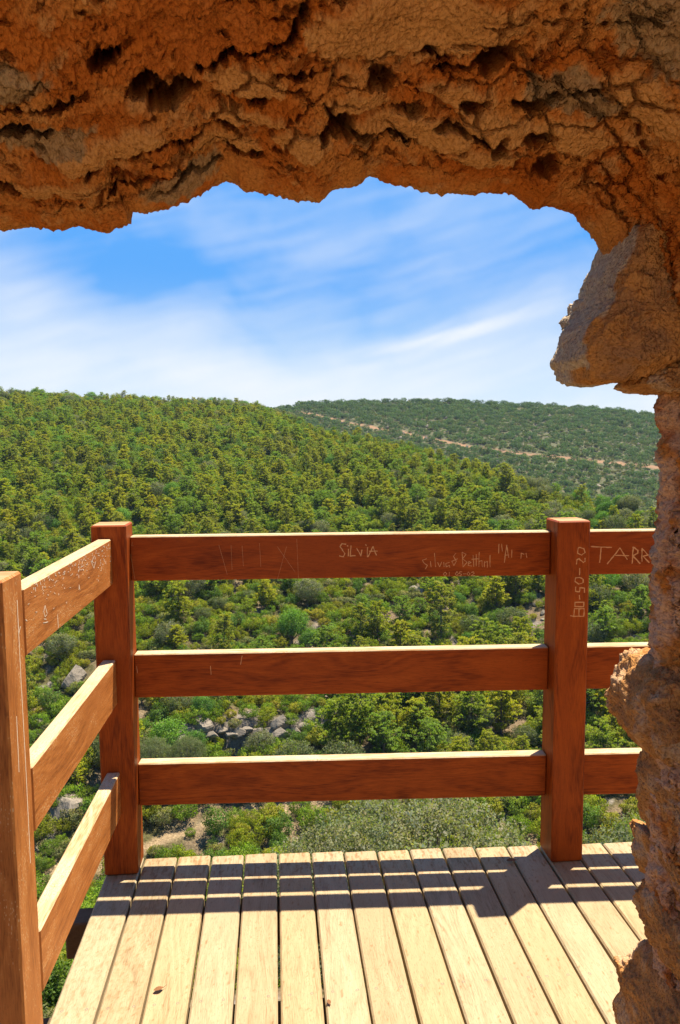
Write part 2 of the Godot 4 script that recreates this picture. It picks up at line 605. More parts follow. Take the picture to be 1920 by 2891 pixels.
func build_plants() -> void:
	var pines := []
	var p_col := [Color(0.260, 0.280, 0.016), Color(0.205, 0.260, 0.020), Color(0.300, 0.300, 0.014), Color(0.225, 0.240, 0.026), Color(0.165, 0.245, 0.030)]
	var p_h := [8.0, 7.4, 6.6, 8.6, 7.0]
	var p_w := [2.1, 2.5, 2.2, 2.15, 2.7]
	for i in 5:
		var m := pine_meshes(p_h[i], p_w[i], p_col[i])
		pines.append({"wood": m[0], "leaf": m[1], "h": p_h[i]})
	var oaks := []
	var o_col := [Color(0.205, 0.220, 0.120), Color(0.145, 0.170, 0.070), Color(0.150, 0.290, 0.040), Color(0.120, 0.235, 0.044)]
	var o_h := [4.6, 4.2, 5.4, 4.8]
	var o_w := [2.4, 2.5, 2.2, 2.1]
	for i in 4:
		var m := broad_meshes(o_h[i], o_w[i], 0.16, 150, 30, 0.2, o_col[i])
		oaks.append({"wood": m[0], "leaf": m[1], "h": o_h[i]})
	var shrubs := []
	var s_col := [Color(0.260, 0.295, 0.018), Color(0.175, 0.262, 0.022), Color(0.280, 0.275, 0.030), Color(0.120, 0.200, 0.030), Color(0.215, 0.228, 0.080)]
	for i in 5:
		var m := broad_meshes([1.9, 1.7, 1.5, 2.1, 1.4][i], [1.15, 1.25, 1.1, 1.0, 1.2][i], 0.02, 60, 34, 0.13, s_col[i])
		shrubs.append({"wood": m[0], "leaf": m[1], "h": [1.9, 1.7, 1.5, 2.1, 1.4][i]})
	var heaths := []
	for i in 3:
		var m := broad_meshes([1.6, 1.2, 2.6][i], [1.7, 1.5, 2.2][i], 0.02, 26, 12, 0.42, [Color(0.170, 0.210, 0.085), Color(0.200, 0.205, 0.105), Color(0.100, 0.160, 0.060)][i], 0.2)
		heaths.append({"wood": m[0], "leaf": m[1], "h": [1.6, 1.2, 2.6][i]})
	print("plant shapes ", Time.get_ticks_msec())

	var pine_s := []
	var oak_s := []
	var shrub_s := []
	var heath_s := []
	for hp in [[9.7, -86.1, 1.12, 1], [25.8, -113.4, 1.1, 3], [31.4, -109.0, 0.95, 1], [18.9, -111.0, 0.9, 2], [2.6, -176.4, 1.1, 0], [-16.4, -182.2, 1.1, 0], [59.4, -187.5, 1.2, 3], [43.6, -162.5, 1.05, 0], [13.4, -88.6, 0.85, 0], [16.8, -87.0, 0.95, 2], [20.4, -90.3, 1.05, 0], [24.0, -88.2, 0.9, 1], [28.2, -89.6, 1.1, 2], [31.0, -94.0, 0.9, 0], [18.4, -95.8, 1.1, 4], [26.2, -98.2, 1.15, 0]]:
		pine_s.append(spot(hp[0], hp[1], hp[2], hp[3]))
	# jittered grids; what grows where follows the slope
	var step := 3.4
	var gx := -170.0
	while gx < 260.0:
		var gz := -420.0
		while gz < -70.0:
			var x := gx + rng.randf_range(-0.5, 0.5) * step
			var z := gz + rng.randf_range(-0.5, 0.5) * step
			gz += step
			var d := sqrt(x * x + z * z)
			var th := atan2(x, -z) / DEG
			if th < -25.0 or th > 36.0 or d < 80.0 or d > along(CREST, th) + 12.0:
				rng.randf()
				continue
			var wood := n_patch.get_noise_2d(x * 0.06 + 300.0, z * 0.06)
			var share := 0.16 + 0.64 * sstep(128.0, 185.0, d + wood * 30.0 + maxf(0.0, th) * 1.0)
			if d < 112.0 and th > 4.0:
				share = 0.5
			var roll := rng.randf()
			var o_share := 0.09 + 0.2 * sstep(0.15, 0.4, n_patch.get_noise_2d(x * 0.09, z * 0.09 + 500.0))
			if th > 19.0 and d > 140.0:
				o_share += 0.28
				share *= 0.55
			if d > along(CREST, th) - 25.0 and th < 2.0:
				o_share += 0.3
				share *= 0.7
			if roll < share * (1.0 - o_share):
				pine_s.append(spot(x, z, rng.randf_range(0.48, 1.0) * (0.8 if d > along(CREST, th) - 30.0 else 1.0), rng.randi() % 5))
			elif roll < share * (1.0 - o_share) + o_share * 0.8:
				var k := rng.randi() % 4
				if k >= 2 and rng.randf() < 0.45:
					k -= 2
				oak_s.append(spot(x, z, rng.randf_range(0.5, 1.1), k))
		gx += step
	step = 1.55
	gx = -165.0
	while gx < 170.0:
		var gz := -400.0
		while gz < -24.0:
			var x := gx + rng.randf_range(-0.6, 0.6) * step
			var z := gz + rng.randf_range(-0.6, 0.6) * step
			gz += step
			var d := sqrt(x * x + z * z)
			var th := atan2(x, -z) / DEG
			if th < -25.0 or th > 36.0 or d < 26.0 or d > along(CREST, th) + 8.0:
				continue
			var p := n_patch.get_noise_2d(x * 0.09, z * 0.09) + 0.5 * n_patch.get_noise_2d(x * 0.5, z * 0.5)
			var bare := sstep(0.25, 0.5, p) * 0.85
			if d > 62.0 and d < 84.0 and th > -14.0 and th < 3.0:
				var pd := absf(d - along([[-10.5, 73.0], [-7.5, 74.2], [-5.0, 75.2], [-3.0, 76.0], [2.0, 76.8]], th))
				if pd < 0.8 or (pd < 1.6 and rng.randf() < 0.5):
					continue
			if d > 88.0 and d < 93.0 and x > -13.0 and x < 6.0 and rng.randf() < 0.2:
				continue
			if rng.randf() < bare:
				continue
			if d > 150.0 and rng.randf() < (0.2 if d < 235.0 else 0.6):
				continue
			var zone := n_patch.get_noise_2d(x * 0.15 + 40.0, z * 0.15)
			var k := 0
			if zone > 0.1:
				k = [1, 3, 1, 4][rng.randi() % 4]
			else:
				k = [0, 2, 0, 1, 4][rng.randi() % 5]
			shrub_s.append(spot(x, z, rng.randf_range(0.5, 1.35) * (1.0 if d < 150.0 else (1.25 if d < 235.0 else 1.8)), k))
		gx += step
	step = 3.4
	gx = -60.0
	while gx < 420.0:
		var gz := -760.0
		while gz < -230.0:
			var x := gx + rng.randf_range(-0.6, 0.6) * step
			var z := gz + rng.randf_range(-0.6, 0.6) * step
			gz += step
			var d := sqrt(x * x + z * z)
			var th := atan2(x, -z) / DEG
			if th < -3.0 or th > 36.0 or d < along(CREST, th) + 60.0 or d > FAR_D + 14.0:
				continue
			var y := land(x, z)
			if track_gap(th, d, y) < 5.5:
				continue
			if rng.randf() < 0.12 + 0.4 * n_patch.get_noise_2d(x * 0.06, z * 0.06):
				continue
			var k := 2 if rng.randf() < 0.24 + 0.25 * sstep(520.0, 680.0, d) else rng.randi() % 2
			heath_s.append(spot(x, z, rng.randf_range(0.6, 1.3) * (1.35 if k == 2 else 1.0), k))
		gx += step
	print("spots ", pine_s.size(), " ", oak_s.size(), " ", shrub_s.size(), " ", heath_s.size(), " ", Time.get_ticks_msec())
	plant(pine_s, pines, "pine_tree", "tree", ["tall narrow olive-green pine", "broad dark green pine", "short bright yellow-green pine", "tallest straight brownish-green pine", "wide-crowned deep green pine"], "pines on the opposite slope", 290, "pine_wood", "yellow-green pine wood covering the hill up to its ridge", "woodland")
	plant(oak_s, oaks, "oak_tree", "tree", ["rounded grey-green evergreen oak", "dark rounded evergreen oak", "fresh bright green leafy tree", "mid green round leafy tree"], "round leafy trees on the opposite slope", 250, "oak_wood", "grey-green round oaks mixed through the pine wood", "woodland")
	plant(shrub_s, shrubs, "shrub", "shrub", ["rounded yellow-green shrub", "low fresh green shrub", "small olive-yellow shrub", "upright dark green shrub", "grey-green low shrub"], "shrubs on the lower slope", 290, "hillside_scrub", "dense green scrub covering the lower slope between rocks", "scrub")
	plant(heath_s, heaths, "bush", "bush", ["pale green low bush", "brownish low bush", "large dark round bush"], "bushes on the far hill", 200, "far_hill_scrub", "grey-green scrub dotted over the far hill behind the dirt track", "scrub")

	# evergreen oaks close below the balcony
	var near_a := broad_meshes(7.0, 3.7, 0.3, 720, 60, 0.085, Color(0.225, 0.240, 0.125), 0.2, 0.15)
	var near_b := broad_meshes(8.5, 2.9, 0.25, 620, 60, 0.085, Color(0.165, 0.190, 0.085), 0.22, 0.15)
	var near_c := broad_meshes(4.5, 2.4, 0.1, 420, 46, 0.085, Color(0.115, 0.255, 0.028), 0.22, 0.17)
	var defs := [
		[near_a, Vector3(4.6, 0, -21.8), 1.15, "large grey-green evergreen oak just below the balcony edge"],
		[near_a, Vector3(1.4, 0, -21.0), 0.9, "smaller grey-green oak beside the large one below the balcony"],
		[near_b, Vector3(11.2, 0, -20.0), 1.0, "tall dark-leaved oak seen beyond the post beside the rock"],
		[near_b, Vector3(9.2, 0, -30.5), 0.8, "dark-leaved oak behind the large oak below the balcony"],
		[near_c, Vector3(7.6, 0, -25.0), 0.95, "bright green leafy tree behind the large oak below the balcony"],
		[near_c, Vector3(-9.6, 0, -44.5), 0.75, "small bright green tree at the footpath's edge in the valley"],
		[near_c, Vector3(-15.8, 0, -45.0), 0.95, "bright green tree beside the grey boulder in the valley"],
		[near_b, Vector3(-13.6, 0, -79.0), 0.85, "dark oak behind the valley footpath beside the corner post"],
		[near_b, Vector3(-10.2, 0, -80.0), 0.75, "dark spreading oak overhanging the valley footpath"],
		[near_b, Vector3(-17.2, 0, -80.5), 0.9, "dark oak beside the grey boulder behind the corner post"],
		[near_c, Vector3(-4.0, 0, -79.0), 0.8, "blue-green leafy tree at the bend of the valley footpath"],
		[near_c, Vector3(9.4, 0, -27.0), 1.1, "fresh green leafy tree between the large oak and the post"],
		[near_a, Vector3(-6.2, 0, -12.0), 0.55, "olive-green bush under the balcony's side rails"],
		[near_a, Vector3(-3.4, 0, -8.8), 0.5, "olive-green bush close under the corner of the deck"],
	]
	for q in defs:
		var p: Vector3 = q[1]
		p.y = land(p.x, p.z)
		var t := thing("oak_tree" if q[3].contains("oak") else ("bush" if q[3].contains("bush") else "leafy_tree"), q[3], "bush" if q[3].contains("bush") else "tree", p)
		t.scale = Vector3.ONE * q[2]
		t.rotation.y = rng.randf() * TAU
		part("trunk", q[0][0], t)
		part("crown", q[0][1], t)

# ------------------------------------------------------------------ boulders on the slope
func boulder_mesh(s: int, flat: float) -> ArrayMesh:
	var cols := 28
	var rows := 16
	var v := PackedVector3Array()
	var c := PackedColorArray()
	var planes := []
	rng.seed = 900 + s
	for i in 9:
		var q := rand_dir()
		q.y *= 0.7
		planes.append([q.normalized(), rng.randf_range(0.55, 0.9)])
	for r in rows:
		var f := -PI / 2 + PI * r / (rows - 1.0)
		for k in cols:
			var t := TAU * k / cols
			var q := Vector3(cos(f) * cos(t), sin(f), cos(f) * sin(t))
			var rad := 1.1
			for pl in planes:
				var dp: float = q.dot(pl[0])
				if dp > 0.05:
					rad = minf(rad, pl[1] / dp)
			rad *= 1.0 + 0.05 * n_mid.get_noise_3d(q.x * 0.12 + s, q.y * 0.12, q.z * 0.12)
			v.append(q * rad * Vector3(1.0, flat, 0.75))
			var g := 0.5 + 0.5 * n_mid.get_noise_3d(q.x * 0.3 + s * 3.0, q.y * 0.3, q.z * 0.3)
			c.append(Color(0.44, 0.365, 0.27).lerp(Color(0.28, 0.24, 0.19), g))
	var idx := grid_index(cols, rows, true, false)
	var fv := PackedVector3Array()
	var fn := PackedVector3Array()
	var fc := PackedColorArray()
	for i in range(0, idx.size(), 3):
		var nn := -(v[idx[i + 1]] - v[idx[i]]).cross(v[idx[i + 2]] - v[idx[i]]).normalized()
		for k in 3:
			fv.append(v[idx[i + k]])
			fn.append(nn)
			fc.append(c[idx[i + k]])
	return mesh_of(fv, fn, PackedInt32Array(), M.boulder, fc)

func build_boulders() -> void:
	var shapes := []
	for i in 4:
		shapes.append(boulder_mesh(i, [0.6, 0.75, 0.5, 0.85][i]))
	var big := [[25.3, -131.4, 1.9, "pale square boulder among pines high on the shrubby slope"], [10.7, -119.5, 1.0, "pale slanting boulder among shrubs on the slope"], [5.2, -116.0, 0.9, "small pale standing rock below the scree on the slope"], [15.9, -132.4, 1.1, "flat pale rock above the slanting boulder"],
		[-9.3, -91.0, 1.6, "long pale rock on top of the ledge"], [-1.2, -90.8, 1.4, "rounded pale rock at the end of the ledge"], [0.4, -90.6, 1.3, "square grey block at the foot of the ledge"], [3.1, -90.4, 1.1, "broken pale rock beyond the ledge"], [5.2, -88.9, 1.0, "low pale rock beside the tall pine near the ledge"],
		[52.3, -113.5, 1.1, "pale rock on the slope beyond the rail beside the stone jamb"], [43.1, -112.1, 1.0, "low pale rock behind the middle post of the railing"], [37.9, -127.8, 1.0, "pale rock among pines above the top rail's shadow"], [82.4, -175.9, 2.6, "broad grey outcrop among oaks on the spur"], [-21.9, -76.3, 2.4, "large grey boulder in the valley beyond the side rails"], [-28.4, -105.3, 2.2, "grey outcrop with a dark face beyond the side rails"]]
	for b in big:
		var m: Mesh = shapes[rng.randi() % 4]
		var o := part(numbered("boulder"), m, self, Vector3(b[0], land(b[0], b[1]) + b[2] * 0.12, b[1]))
		o.scale = Vector3.ONE * b[2]
		o.rotation = Vector3(rng.randf_range(-0.2, 0.2), rng.randf() * TAU, rng.randf_range(-0.2, 0.2))
		o.set_meta("label", b[3])
		o.set_meta("category", "boulder")
	# the broken edge of the ledge
	for i in 22:
		var x := -15.0 + i * 1.02 + rng.randf_range(-0.3, 0.3)
		if x > 7.0:
			break
		var z := -sqrt(maxf(1.0, pow(90.2 + n_patch.get_noise_2d(x * 0.3, 9.0) * 1.5 + rng.randf_range(-0.3, 0.5), 2.0) - x * x))
		var s := rng.randf_range(0.6, 1.1)
		var o := part(numbered("ledge_block"), shapes[rng.randi() % 4], self, Vector3(x, land(x, z - 0.9) - s * rng.randf_range(0.5, 1.2), z))
		o.scale = Vector3(s * 1.2, s * rng.randf_range(0.75, 1.1), s)
		o.rotation = Vector3(rng.randf_range(-0.12, 0.12), rng.randf_range(-0.5, 0.5) + (PI if rng.randf() < 0.5 else 0.0), rng.randf_range(-0.12, 0.12))
		o.set_meta("label", "angular grey block in the rock ledge across the lower slope")
		o.set_meta("category", "rock")
		o.set_meta("group", "blocks of the rock ledge")
	# smaller stones strewn over the clearings
	var made := 0
	while made < 170:
		var th := rng.randf_range(-21.0, 30.0)
		var d := sqrt(rng.randf()) * 105.0 + 80.0
		var x := sin(th * DEG) * d
		var z := -cos(th * DEG) * d
		var p := n_patch.get_noise_2d(x * 0.09, z * 0.09) + 0.5 * n_patch.get_noise_2d(x * 0.5, z * 0.5)
		if p < 0.12:
			continue
		made += 1
		var s := rng.randf_range(0.25, 0.8)
		var o := part(numbered("stone"), shapes[rng.randi() % 4], self, Vector3(x, land(x, z) + s * 0.1, z))
		o.scale = Vector3.ONE * s
		o.rotation.y = rng.randf() * TAU
		o.set_meta("label", "pale loose stone on a bare patch of the slope")
		o.set_meta("category", "stone")
		o.set_meta("group", "loose stones on the bare patches")
	# rocks on the far hill
	made = 0
	while made < 120:
		var th := rng.randf_range(3.0, 30.0)
		var d := rng.randf_range(430.0, 690.0)
		var x := sin(th * DEG) * d
		var z := -cos(th * DEG) * d
		made += 1
		var s := rng.randf_range(0.8, 2.4)
		var o := part(numbered("outcrop"), shapes[rng.randi() % 4], self, Vector3(x, land(x, z) + s * 0.2, z))
		o.scale = Vector3.ONE * s
		o.rotation.y = rng.randf() * TAU
		o.set_meta("label", "pale rock outcrop in the scrub of the far hill")
		o.set_meta("category", "rock")
		o.set_meta("group", "outcrops on the far hill")

# ------------------------------------------------------------------ rock gateway
const LIP := [[-0.90, -0.35], [-0.88, 0.4], [-0.86, 0.9], [-0.8, 1.22], [-0.66, 1.43], [-0.52, 1.51], [-0.43, 1.528], [-0.379, 1.53], [-0.346, 1.533], [-0.296, 1.525], [-0.277, 1.535], [-0.251, 1.531], [-0.236, 1.524], [-0.2, 1.54], [-0.199, 1.557], [-0.181, 1.552], [-0.125, 1.566], [-0.094, 1.584], [-0.066, 1.606], [-0.057, 1.605], [-0.039, 1.587], [-0.001, 1.584], [0.042, 1.575], [0.071, 1.574], [0.093, 1.594], [0.131, 1.601], [0.141, 1.612], [0.157, 1.615], [0.179, 1.602], [0.208, 1.6], [0.243, 1.587], [0.299, 1.59], [0.358, 1.595], [0.378, 1.588], [0.401, 1.574], [0.421, 1.579], [0.465, 1.569], [0.475, 1.552], [0.5, 1.524], [0.53, 1.47], [0.55, 1.40], [0.575, 1.34], [0.609, 1.298], [0.605, 1.26], [0.613, 1.233], [0.605, 1.2], [0.61, 1.15], [0.608, 1.076], [0.599, 1.03], [0.606, 0.958], [0.606, 0.9], [0.608, 0.869], [0.615, 0.80], [0.618, 0.7], [0.618, 0.56], [0.625, 0.44], [0.63, 0.35], [0.62, 0.24], [0.65, 0.0], [0.66, -0.35]]
const LIP_Z := -1.12
# [across, inwards from the lip, radius across, radius inwards, depth]
const HOLES := [[-0.144, 0.203, 0.018, 0.010, 0.05], [-0.174, 0.251, 0.016, 0.009, 0.045], [0.089, 0.118, 0.02, 0.016, 0.06], [0.27, 0.219, 0.022, 0.016, 0.06], [-0.111, 0.186, 0.03, 0.010, 0.045], [-0.015, 0.168, 0.012, 0.009, 0.04], [-0.293, 0.181, 0.04, 0.008, 0.04], [-0.342, 0.087, 0.02, 0.012, 0.04], [0.136, 0.188, 0.014, 0.009, 0.035], [0.261, 0.159, 0.02, 0.008, 0.03], [0.183, 0.132, 0.02, 0.006, 0.025], [0.041, 0.212, 0.03, 0.008, 0.035], [-0.036, 0.064, 0.03, 0.008, 0.025], [0.312, 0.103, 0.012, 0.014, 0.035], [0.332, 0.163, 0.02, 0.009, 0.035], [0.193, 0.219, 0.024, 0.006, 0.03], [0.36, 0.115, 0.022, 0.010, 0.03], [0.385, 0.07, 0.016, 0.014, 0.03], [-0.06, 0.115, 0.024, 0.007, 0.03], [-0.19, 0.06, 0.03, 0.006, 0.02]]
const CRACKS := [[[0.045, 0.297], [0.034, 0.275], [0.011, 0.249], [-0.028, 0.227], [-0.074, 0.204]], [[0.105, 0.11], [0.122, 0.098], [0.152, 0.086], [0.193, 0.081]], [[-0.31, 0.224], [-0.256, 0.22], [-0.222, 0.221]], [[0.199, 0.189], [0.244, 0.218], [0.282, 0.229]], [[0.075, 0.16], [0.083, 0.122]], [[0.124, 0.2], [0.144, 0.172]], [[0.342, 0.167], [0.379, 0.186], [0.402, 0.219]], [[-0.171, 0.019], [-0.114, 0.039], [-0.061, 0.026]], [[-0.231, 0.114], [-0.158, 0.125], [-0.09, 0.098]], [[0.22, 0.116], [0.25, 0.126], [0.275, 0.118], [0.3, 0.10]]]
# smoother plates and stained patches: [across, inwards, radius across, radius inwards, kind]
const PATCHES := [[-0.024, 0.194, 0.045, 0.020, 0], [0.165, 0.262, 0.13, 0.042, 0], [0.19, 0.102, 0.085, 0.026, 0], [-0.058, 0.078, 0.05, 0.018, 0], [0.378, 0.189, 0.06, 0.030, 1], [0.43, 0.30, 0.07, 0.05, 1], [-0.087, 0.262, 0.13, 0.060, 2], [0.288, 0.126, 0.05, 0.022, 0], [0.045, 0.105, 0.04, 0.02, 0], [-0.27, 0.17, 0.06, 0.02, 1], [-0.12, 0.03, 0.06, 0.025, 1], [0.33, 0.05, 0.08, 0.02, 2], [0.24, 0.165, 0.05, 0.016, 0], [0.11, 0.155, 0.045, 0.018, 0], [-0.2, 0.145, 0.07, 0.018, 0], [0.30, 0.075, 0.05, 0.018, 0], [-0.03, 0.14, 0.05, 0.013, 0], [-0.31, 0.26, 0.08, 0.025, 1], [0.40, 0.13, 0.05, 0.025, 0], [-0.28, 0.09, 0.07, 0.018, 0], [0.45, 0.22, 0.05, 0.03, 0]]

func to_segment(p: Vector2, a: Vector2, b: Vector2) -> float:
	var ab := b - a
	return (p - a - ab * clampf((p - a).dot(ab) / ab.length_squared(), 0.0, 1.0)).length()

func rock_color(p: Vector3, kind: int, k: float) -> Color:
	var big := n_big.get_noise_3d(p.x * 1.3 + 9.0, p.y * 1.3, p.z * 1.3)
	var mid := n_mid.get_noise_3d(p.x, p.y + 3.0, p.z)
	var c := Color(0.51, 0.205, 0.050).lerp(Color(0.44, 0.130, 0.022), sstep(-0.25, 0.35, big + 0.5 * mid))
	c = c.lerp(Color(0.53, 0.265, 0.088), sstep(0.1, 0.5, mid - 0.3 * big) * 0.8)
	if kind == 0:
		c = c.lerp(Color(0.54, 0.27, 0.086), k * 0.85)
	elif kind == 1:
		c = c.lerp(Color(0.32, 0.225, 0.115), k * 0.8)
	elif kind == 2:
		c = c.lerp(Color(0.44, 0.125, 0.020), k * 0.85)
	return c

func build_rock() -> void:
	# profile, evenly walked
	var even := PackedVector2Array()
	for i in range(LIP.size() - 1):
		var a := Vector2(LIP[i][0], LIP[i][1])
		var b := Vector2(LIP[i + 1][0], LIP[i + 1][1])
		var steps := maxi(1, int(round((b - a).length() / 0.0024)))
		for k in steps:
			even.append(a.lerp(b, k / float(steps)))
	even.append(Vector2(LIP[-1][0], LIP[-1][1]))
	var count := even.size()
	var smooth := even.duplicate()
	for pass_ in 3:
		var sums := PackedVector2Array([Vector2.ZERO])
		for i in count:
			sums.append(sums[i] + smooth[i])
		var next := smooth.duplicate()
		for i in count:
			var w := mini(26, mini(i, count - 1 - i))
			next[i] = (sums[i + w + 1] - sums[i - w]) / (2.0 * w + 1.0)
		smooth = next
	var keep := PackedInt32Array()
	for i in count:
		var p := even[i]
		var hidden := p.x < -0.46 or p.y < 0.15
		if not hidden or i % (3 if p.y > 0.5 else 9) == 0 or i == count - 1:
			keep.append(i)
	# section: [z, offset away from the opening, inward distance from the lip, share of the smooth profile]
	var sec := []
	for o: float in [1.1, 0.95, 0.8, 0.62, 0.48, 0.36, 0.27, 0.2, 0.15, 0.115, 0.09]:
		sec.append([LIP_Z - 0.09 - 0.03 * sin(o * 5.0), o, -o, 1.0])
	for k in range(8, 0, -1):
		var t := k / 8.0 * PI / 2
		sec.append([LIP_Z - 0.085 * sin(t), 0.085 * (1.0 - cos(t)), -0.01 * k, 0.07 * k])
	var r := 0.0
	while r < 1.36:
		var w := sstep(0.0, 0.25, r)
		sec.append([LIP_Z + r, 0.28 * r + 0.15 * r * r if r < 0.6 else 0.222 + 0.46 * (r - 0.6) - 0.12 * (r - 0.6) * (r - 0.6), r, w])
		r += 0.0022 if r < 0.44 else 0.035
	for o: float in [0.6, 0.75, 0.95, 1.1]:
		sec.append([LIP_Z + 1.37 + 0.05 * sin(o * 6.0), o, 1.4, 1.0])
	var cols := keep.size()
	var rows := sec.size()
	var v := PackedVector3Array()
	var col := PackedColorArray()
	v.resize(cols * rows)
	col.resize(cols * rows)
	var crack_a := []
	for cr in CRACKS:
		for i in range(cr.size() - 1):
			crack_a.append([Vector2(cr[i][0], cr[i][1]), Vector2(cr[i + 1][0], cr[i + 1][1])])
	for ci in cols:
		var i := keep[ci]
		var ia := maxi(i - 12, 0)
		var ib := mini(i + 12, count - 1)
		var tan_ := (smooth[ib] - smooth[ia]).normalized()
		var out := Vector2(-tan_.y, tan_.x)
		for ri in rows:
			var s: Array = sec[ri]
			var inw: float = s[2]
			var off: float = s[1]
			# side walls run straighter than the ceiling
			if inw > 0.0:
				off *= lerpf(0.35, 1.0, clampf(out.y, 0.0, 1.0))
			var b := even[i].lerp(smooth[i], s[3]) + out * off
			var p := Vector3(b.x, b.y, s[0])
			var vis := inw > -0.12 and inw < 0.5
			var fade := sstep(0.0, 0.06, absf(inw))
			var dd := n_big.get_noise_3d(p.x, p.y, p.z) * 0.024
			var kind := -1
			var kk := 0.0
			var hd := 0.0   # pits and clefts run back into the rock, towards its outer face
			if vis:
				var wx := p.x + n_mid.get_noise_3d(p.x * 1.5, p.y, p.z * 1.5) * 0.012
				var wr := inw + n_mid.get_noise_3d(p.x * 1.5 + 40.0, p.y, p.z * 1.5) * 0.010
				# ledges: the beds of the rock stick out and break back
				var bed := (wr + n_big.get_noise_3d(p.x * 0.7, 5.0, p.z * 0.7) * 0.045 + p.x * 0.06) * 17.0
				var fr := bed - floorf(bed)
				var bed_amp := 0.5 + 0.5 * n_big.get_noise_3d(floorf(bed) * 3.1, p.x * 1.2, 2.0)
				dd += (sstep(0.0, 0.75, fr) - sstep(0.86, 1.0, fr)) * 0.0035 * bed_amp
				var plate := 0.0
				if out.y > 0.4:
					for q in PATCHES:
						var dx: float = (wx - q[0]) / q[2]
						var dr: float = (wr - q[1]) / q[3]
						var e := dx * dx + dr * dr
						if e < 1.3:
							var f := 1.0 - sstep(0.75, 1.15, e + 0.5 * n_fine.get_noise_3d(p.x * 0.6, p.y * 0.6, p.z * 0.6))
							if f > kk:
								kk = f
								kind = q[4]
							if q[4] == 0:
								plate = maxf(plate, f)
					for q in HOLES:
						var dx: float = (wx - q[0]) / (q[2] * 1.0)
						var dr: float = (wr - q[1]) / (q[3] * 1.25)
						var e := dx * dx + dr * dr
						if e < 2.0:
							hd += q[4] * 2.8 * (1.0 - sstep(0.45, 1.15, e + 0.6 * n_fine.get_noise_3d(p.x * 0.4, p.y * 0.4, p.z * 0.4)))
					for q in crack_a:
						var dist := to_segment(Vector2(wx, wr), q[0], q[1])
						if dist < 0.01:
							hd = maxf(hd, 0.07 * (1.0 - sstep(0.0014, 0.0046, dist)))
				var calm := 1.0 - 0.8 * plate
				var rid := absf(n_ridge.get_noise_3d(p.x * 0.8, p.y, p.z * 1.7))
				dd += (0.32 - rid) * 0.009 * calm
				var pit := n_cell.get_noise_3d(p.x * 0.75, p.y, p.z * 1.5)
				hd += sstep(-0.66, -0.9, pit) * 0.026 * calm * sstep(0.0, 0.25, n_mid.get_noise_3d(p.x * 0.5, p.y * 0.5, p.z * 0.5 + 20.0) + 0.18)
				dd += n_mid.get_noise_3d(p.x, p.y, p.z * 1.4) * 0.008 * calm
				dd += n_fine.get_noise_3d(p.x, p.y, p.z * 1.3) * 0.0085 * (0.35 + 0.65 * calm)
				var pock := n_cell.get_noise_3d(p.x * 2.6, p.y * 2.6, p.z * 3.4)
				hd += sstep(-0.66, -0.92, pock) * 0.016 * calm * sstep(-0.1, 0.3, n_mid.get_noise_3d(p.x * 0.4 + 60.0, p.y * 0.4, p.z * 0.4))
				# hair cracks between the blocks
				var net := n_crack.get_noise_3d(p.x + n_mid.get_noise_3d(p.x, p.y, p.z) * 0.012, p.y, p.z * 1.6)
				hd += (1.0 - sstep(-0.985, -0.94, net)) * 0.02 * sstep(-0.15, 0.15, n_big.get_noise_3d(p.x * 1.1 + 31.0, p.y, p.z))
				dd -= plate * 0.006
				dd *= 0.12 + 0.88 * fade
				hd = minf(hd, 0.14) * sstep(0.012, 0.06, absf(inw))
				dd += n_fine.get_noise_3d(p.x * 0.8 + 5.0, p.y * 0.8, p.z * 0.5) * 0.006 * (1.0 - fade)
				if out.y < 0.4:
					dd = dd * 1.25 + (absf(n_ridge.get_noise_3d(p.x * 1.4, p.y * 1.4 + 3.0, p.z * 1.4)) - 0.3) * 0.02
			else:
				dd += n_mid.get_noise_3d(p.x * 0.4, p.y * 0.4, p.z * 0.4) * 0.04
			var pos := p + Vector3(out.x, out.y, 0.0) * dd + Vector3(out.x * 0.55, out.y * 0.55, -0.83) * hd
			var vi := ri * cols + ci
			v[vi] = pos
			var cc := rock_color(pos, kind, kk)
			if out.y < 0.35 and b.x > 0.3:
				# the jamb is paler, with a lime plaster left on it
				cc = cc.lerp(Color(0.62, 0.40, 0.25), 0.8 * sstep(-0.35, 0.15, n_mid.get_noise_3d(pos.x * 0.6, pos.y * 0.6, pos.z * 0.6)))
			col[vi] = cc
	var gate := thing("rock_gateway", "rough orange rock arch framing the view, with stones down its side", "rock arch")
	part("rock_mass", mesh_of(v, grid_normals(v, cols, rows, false, true, true), grid_index(cols, rows, false, true, true), M.rock, col), gate)
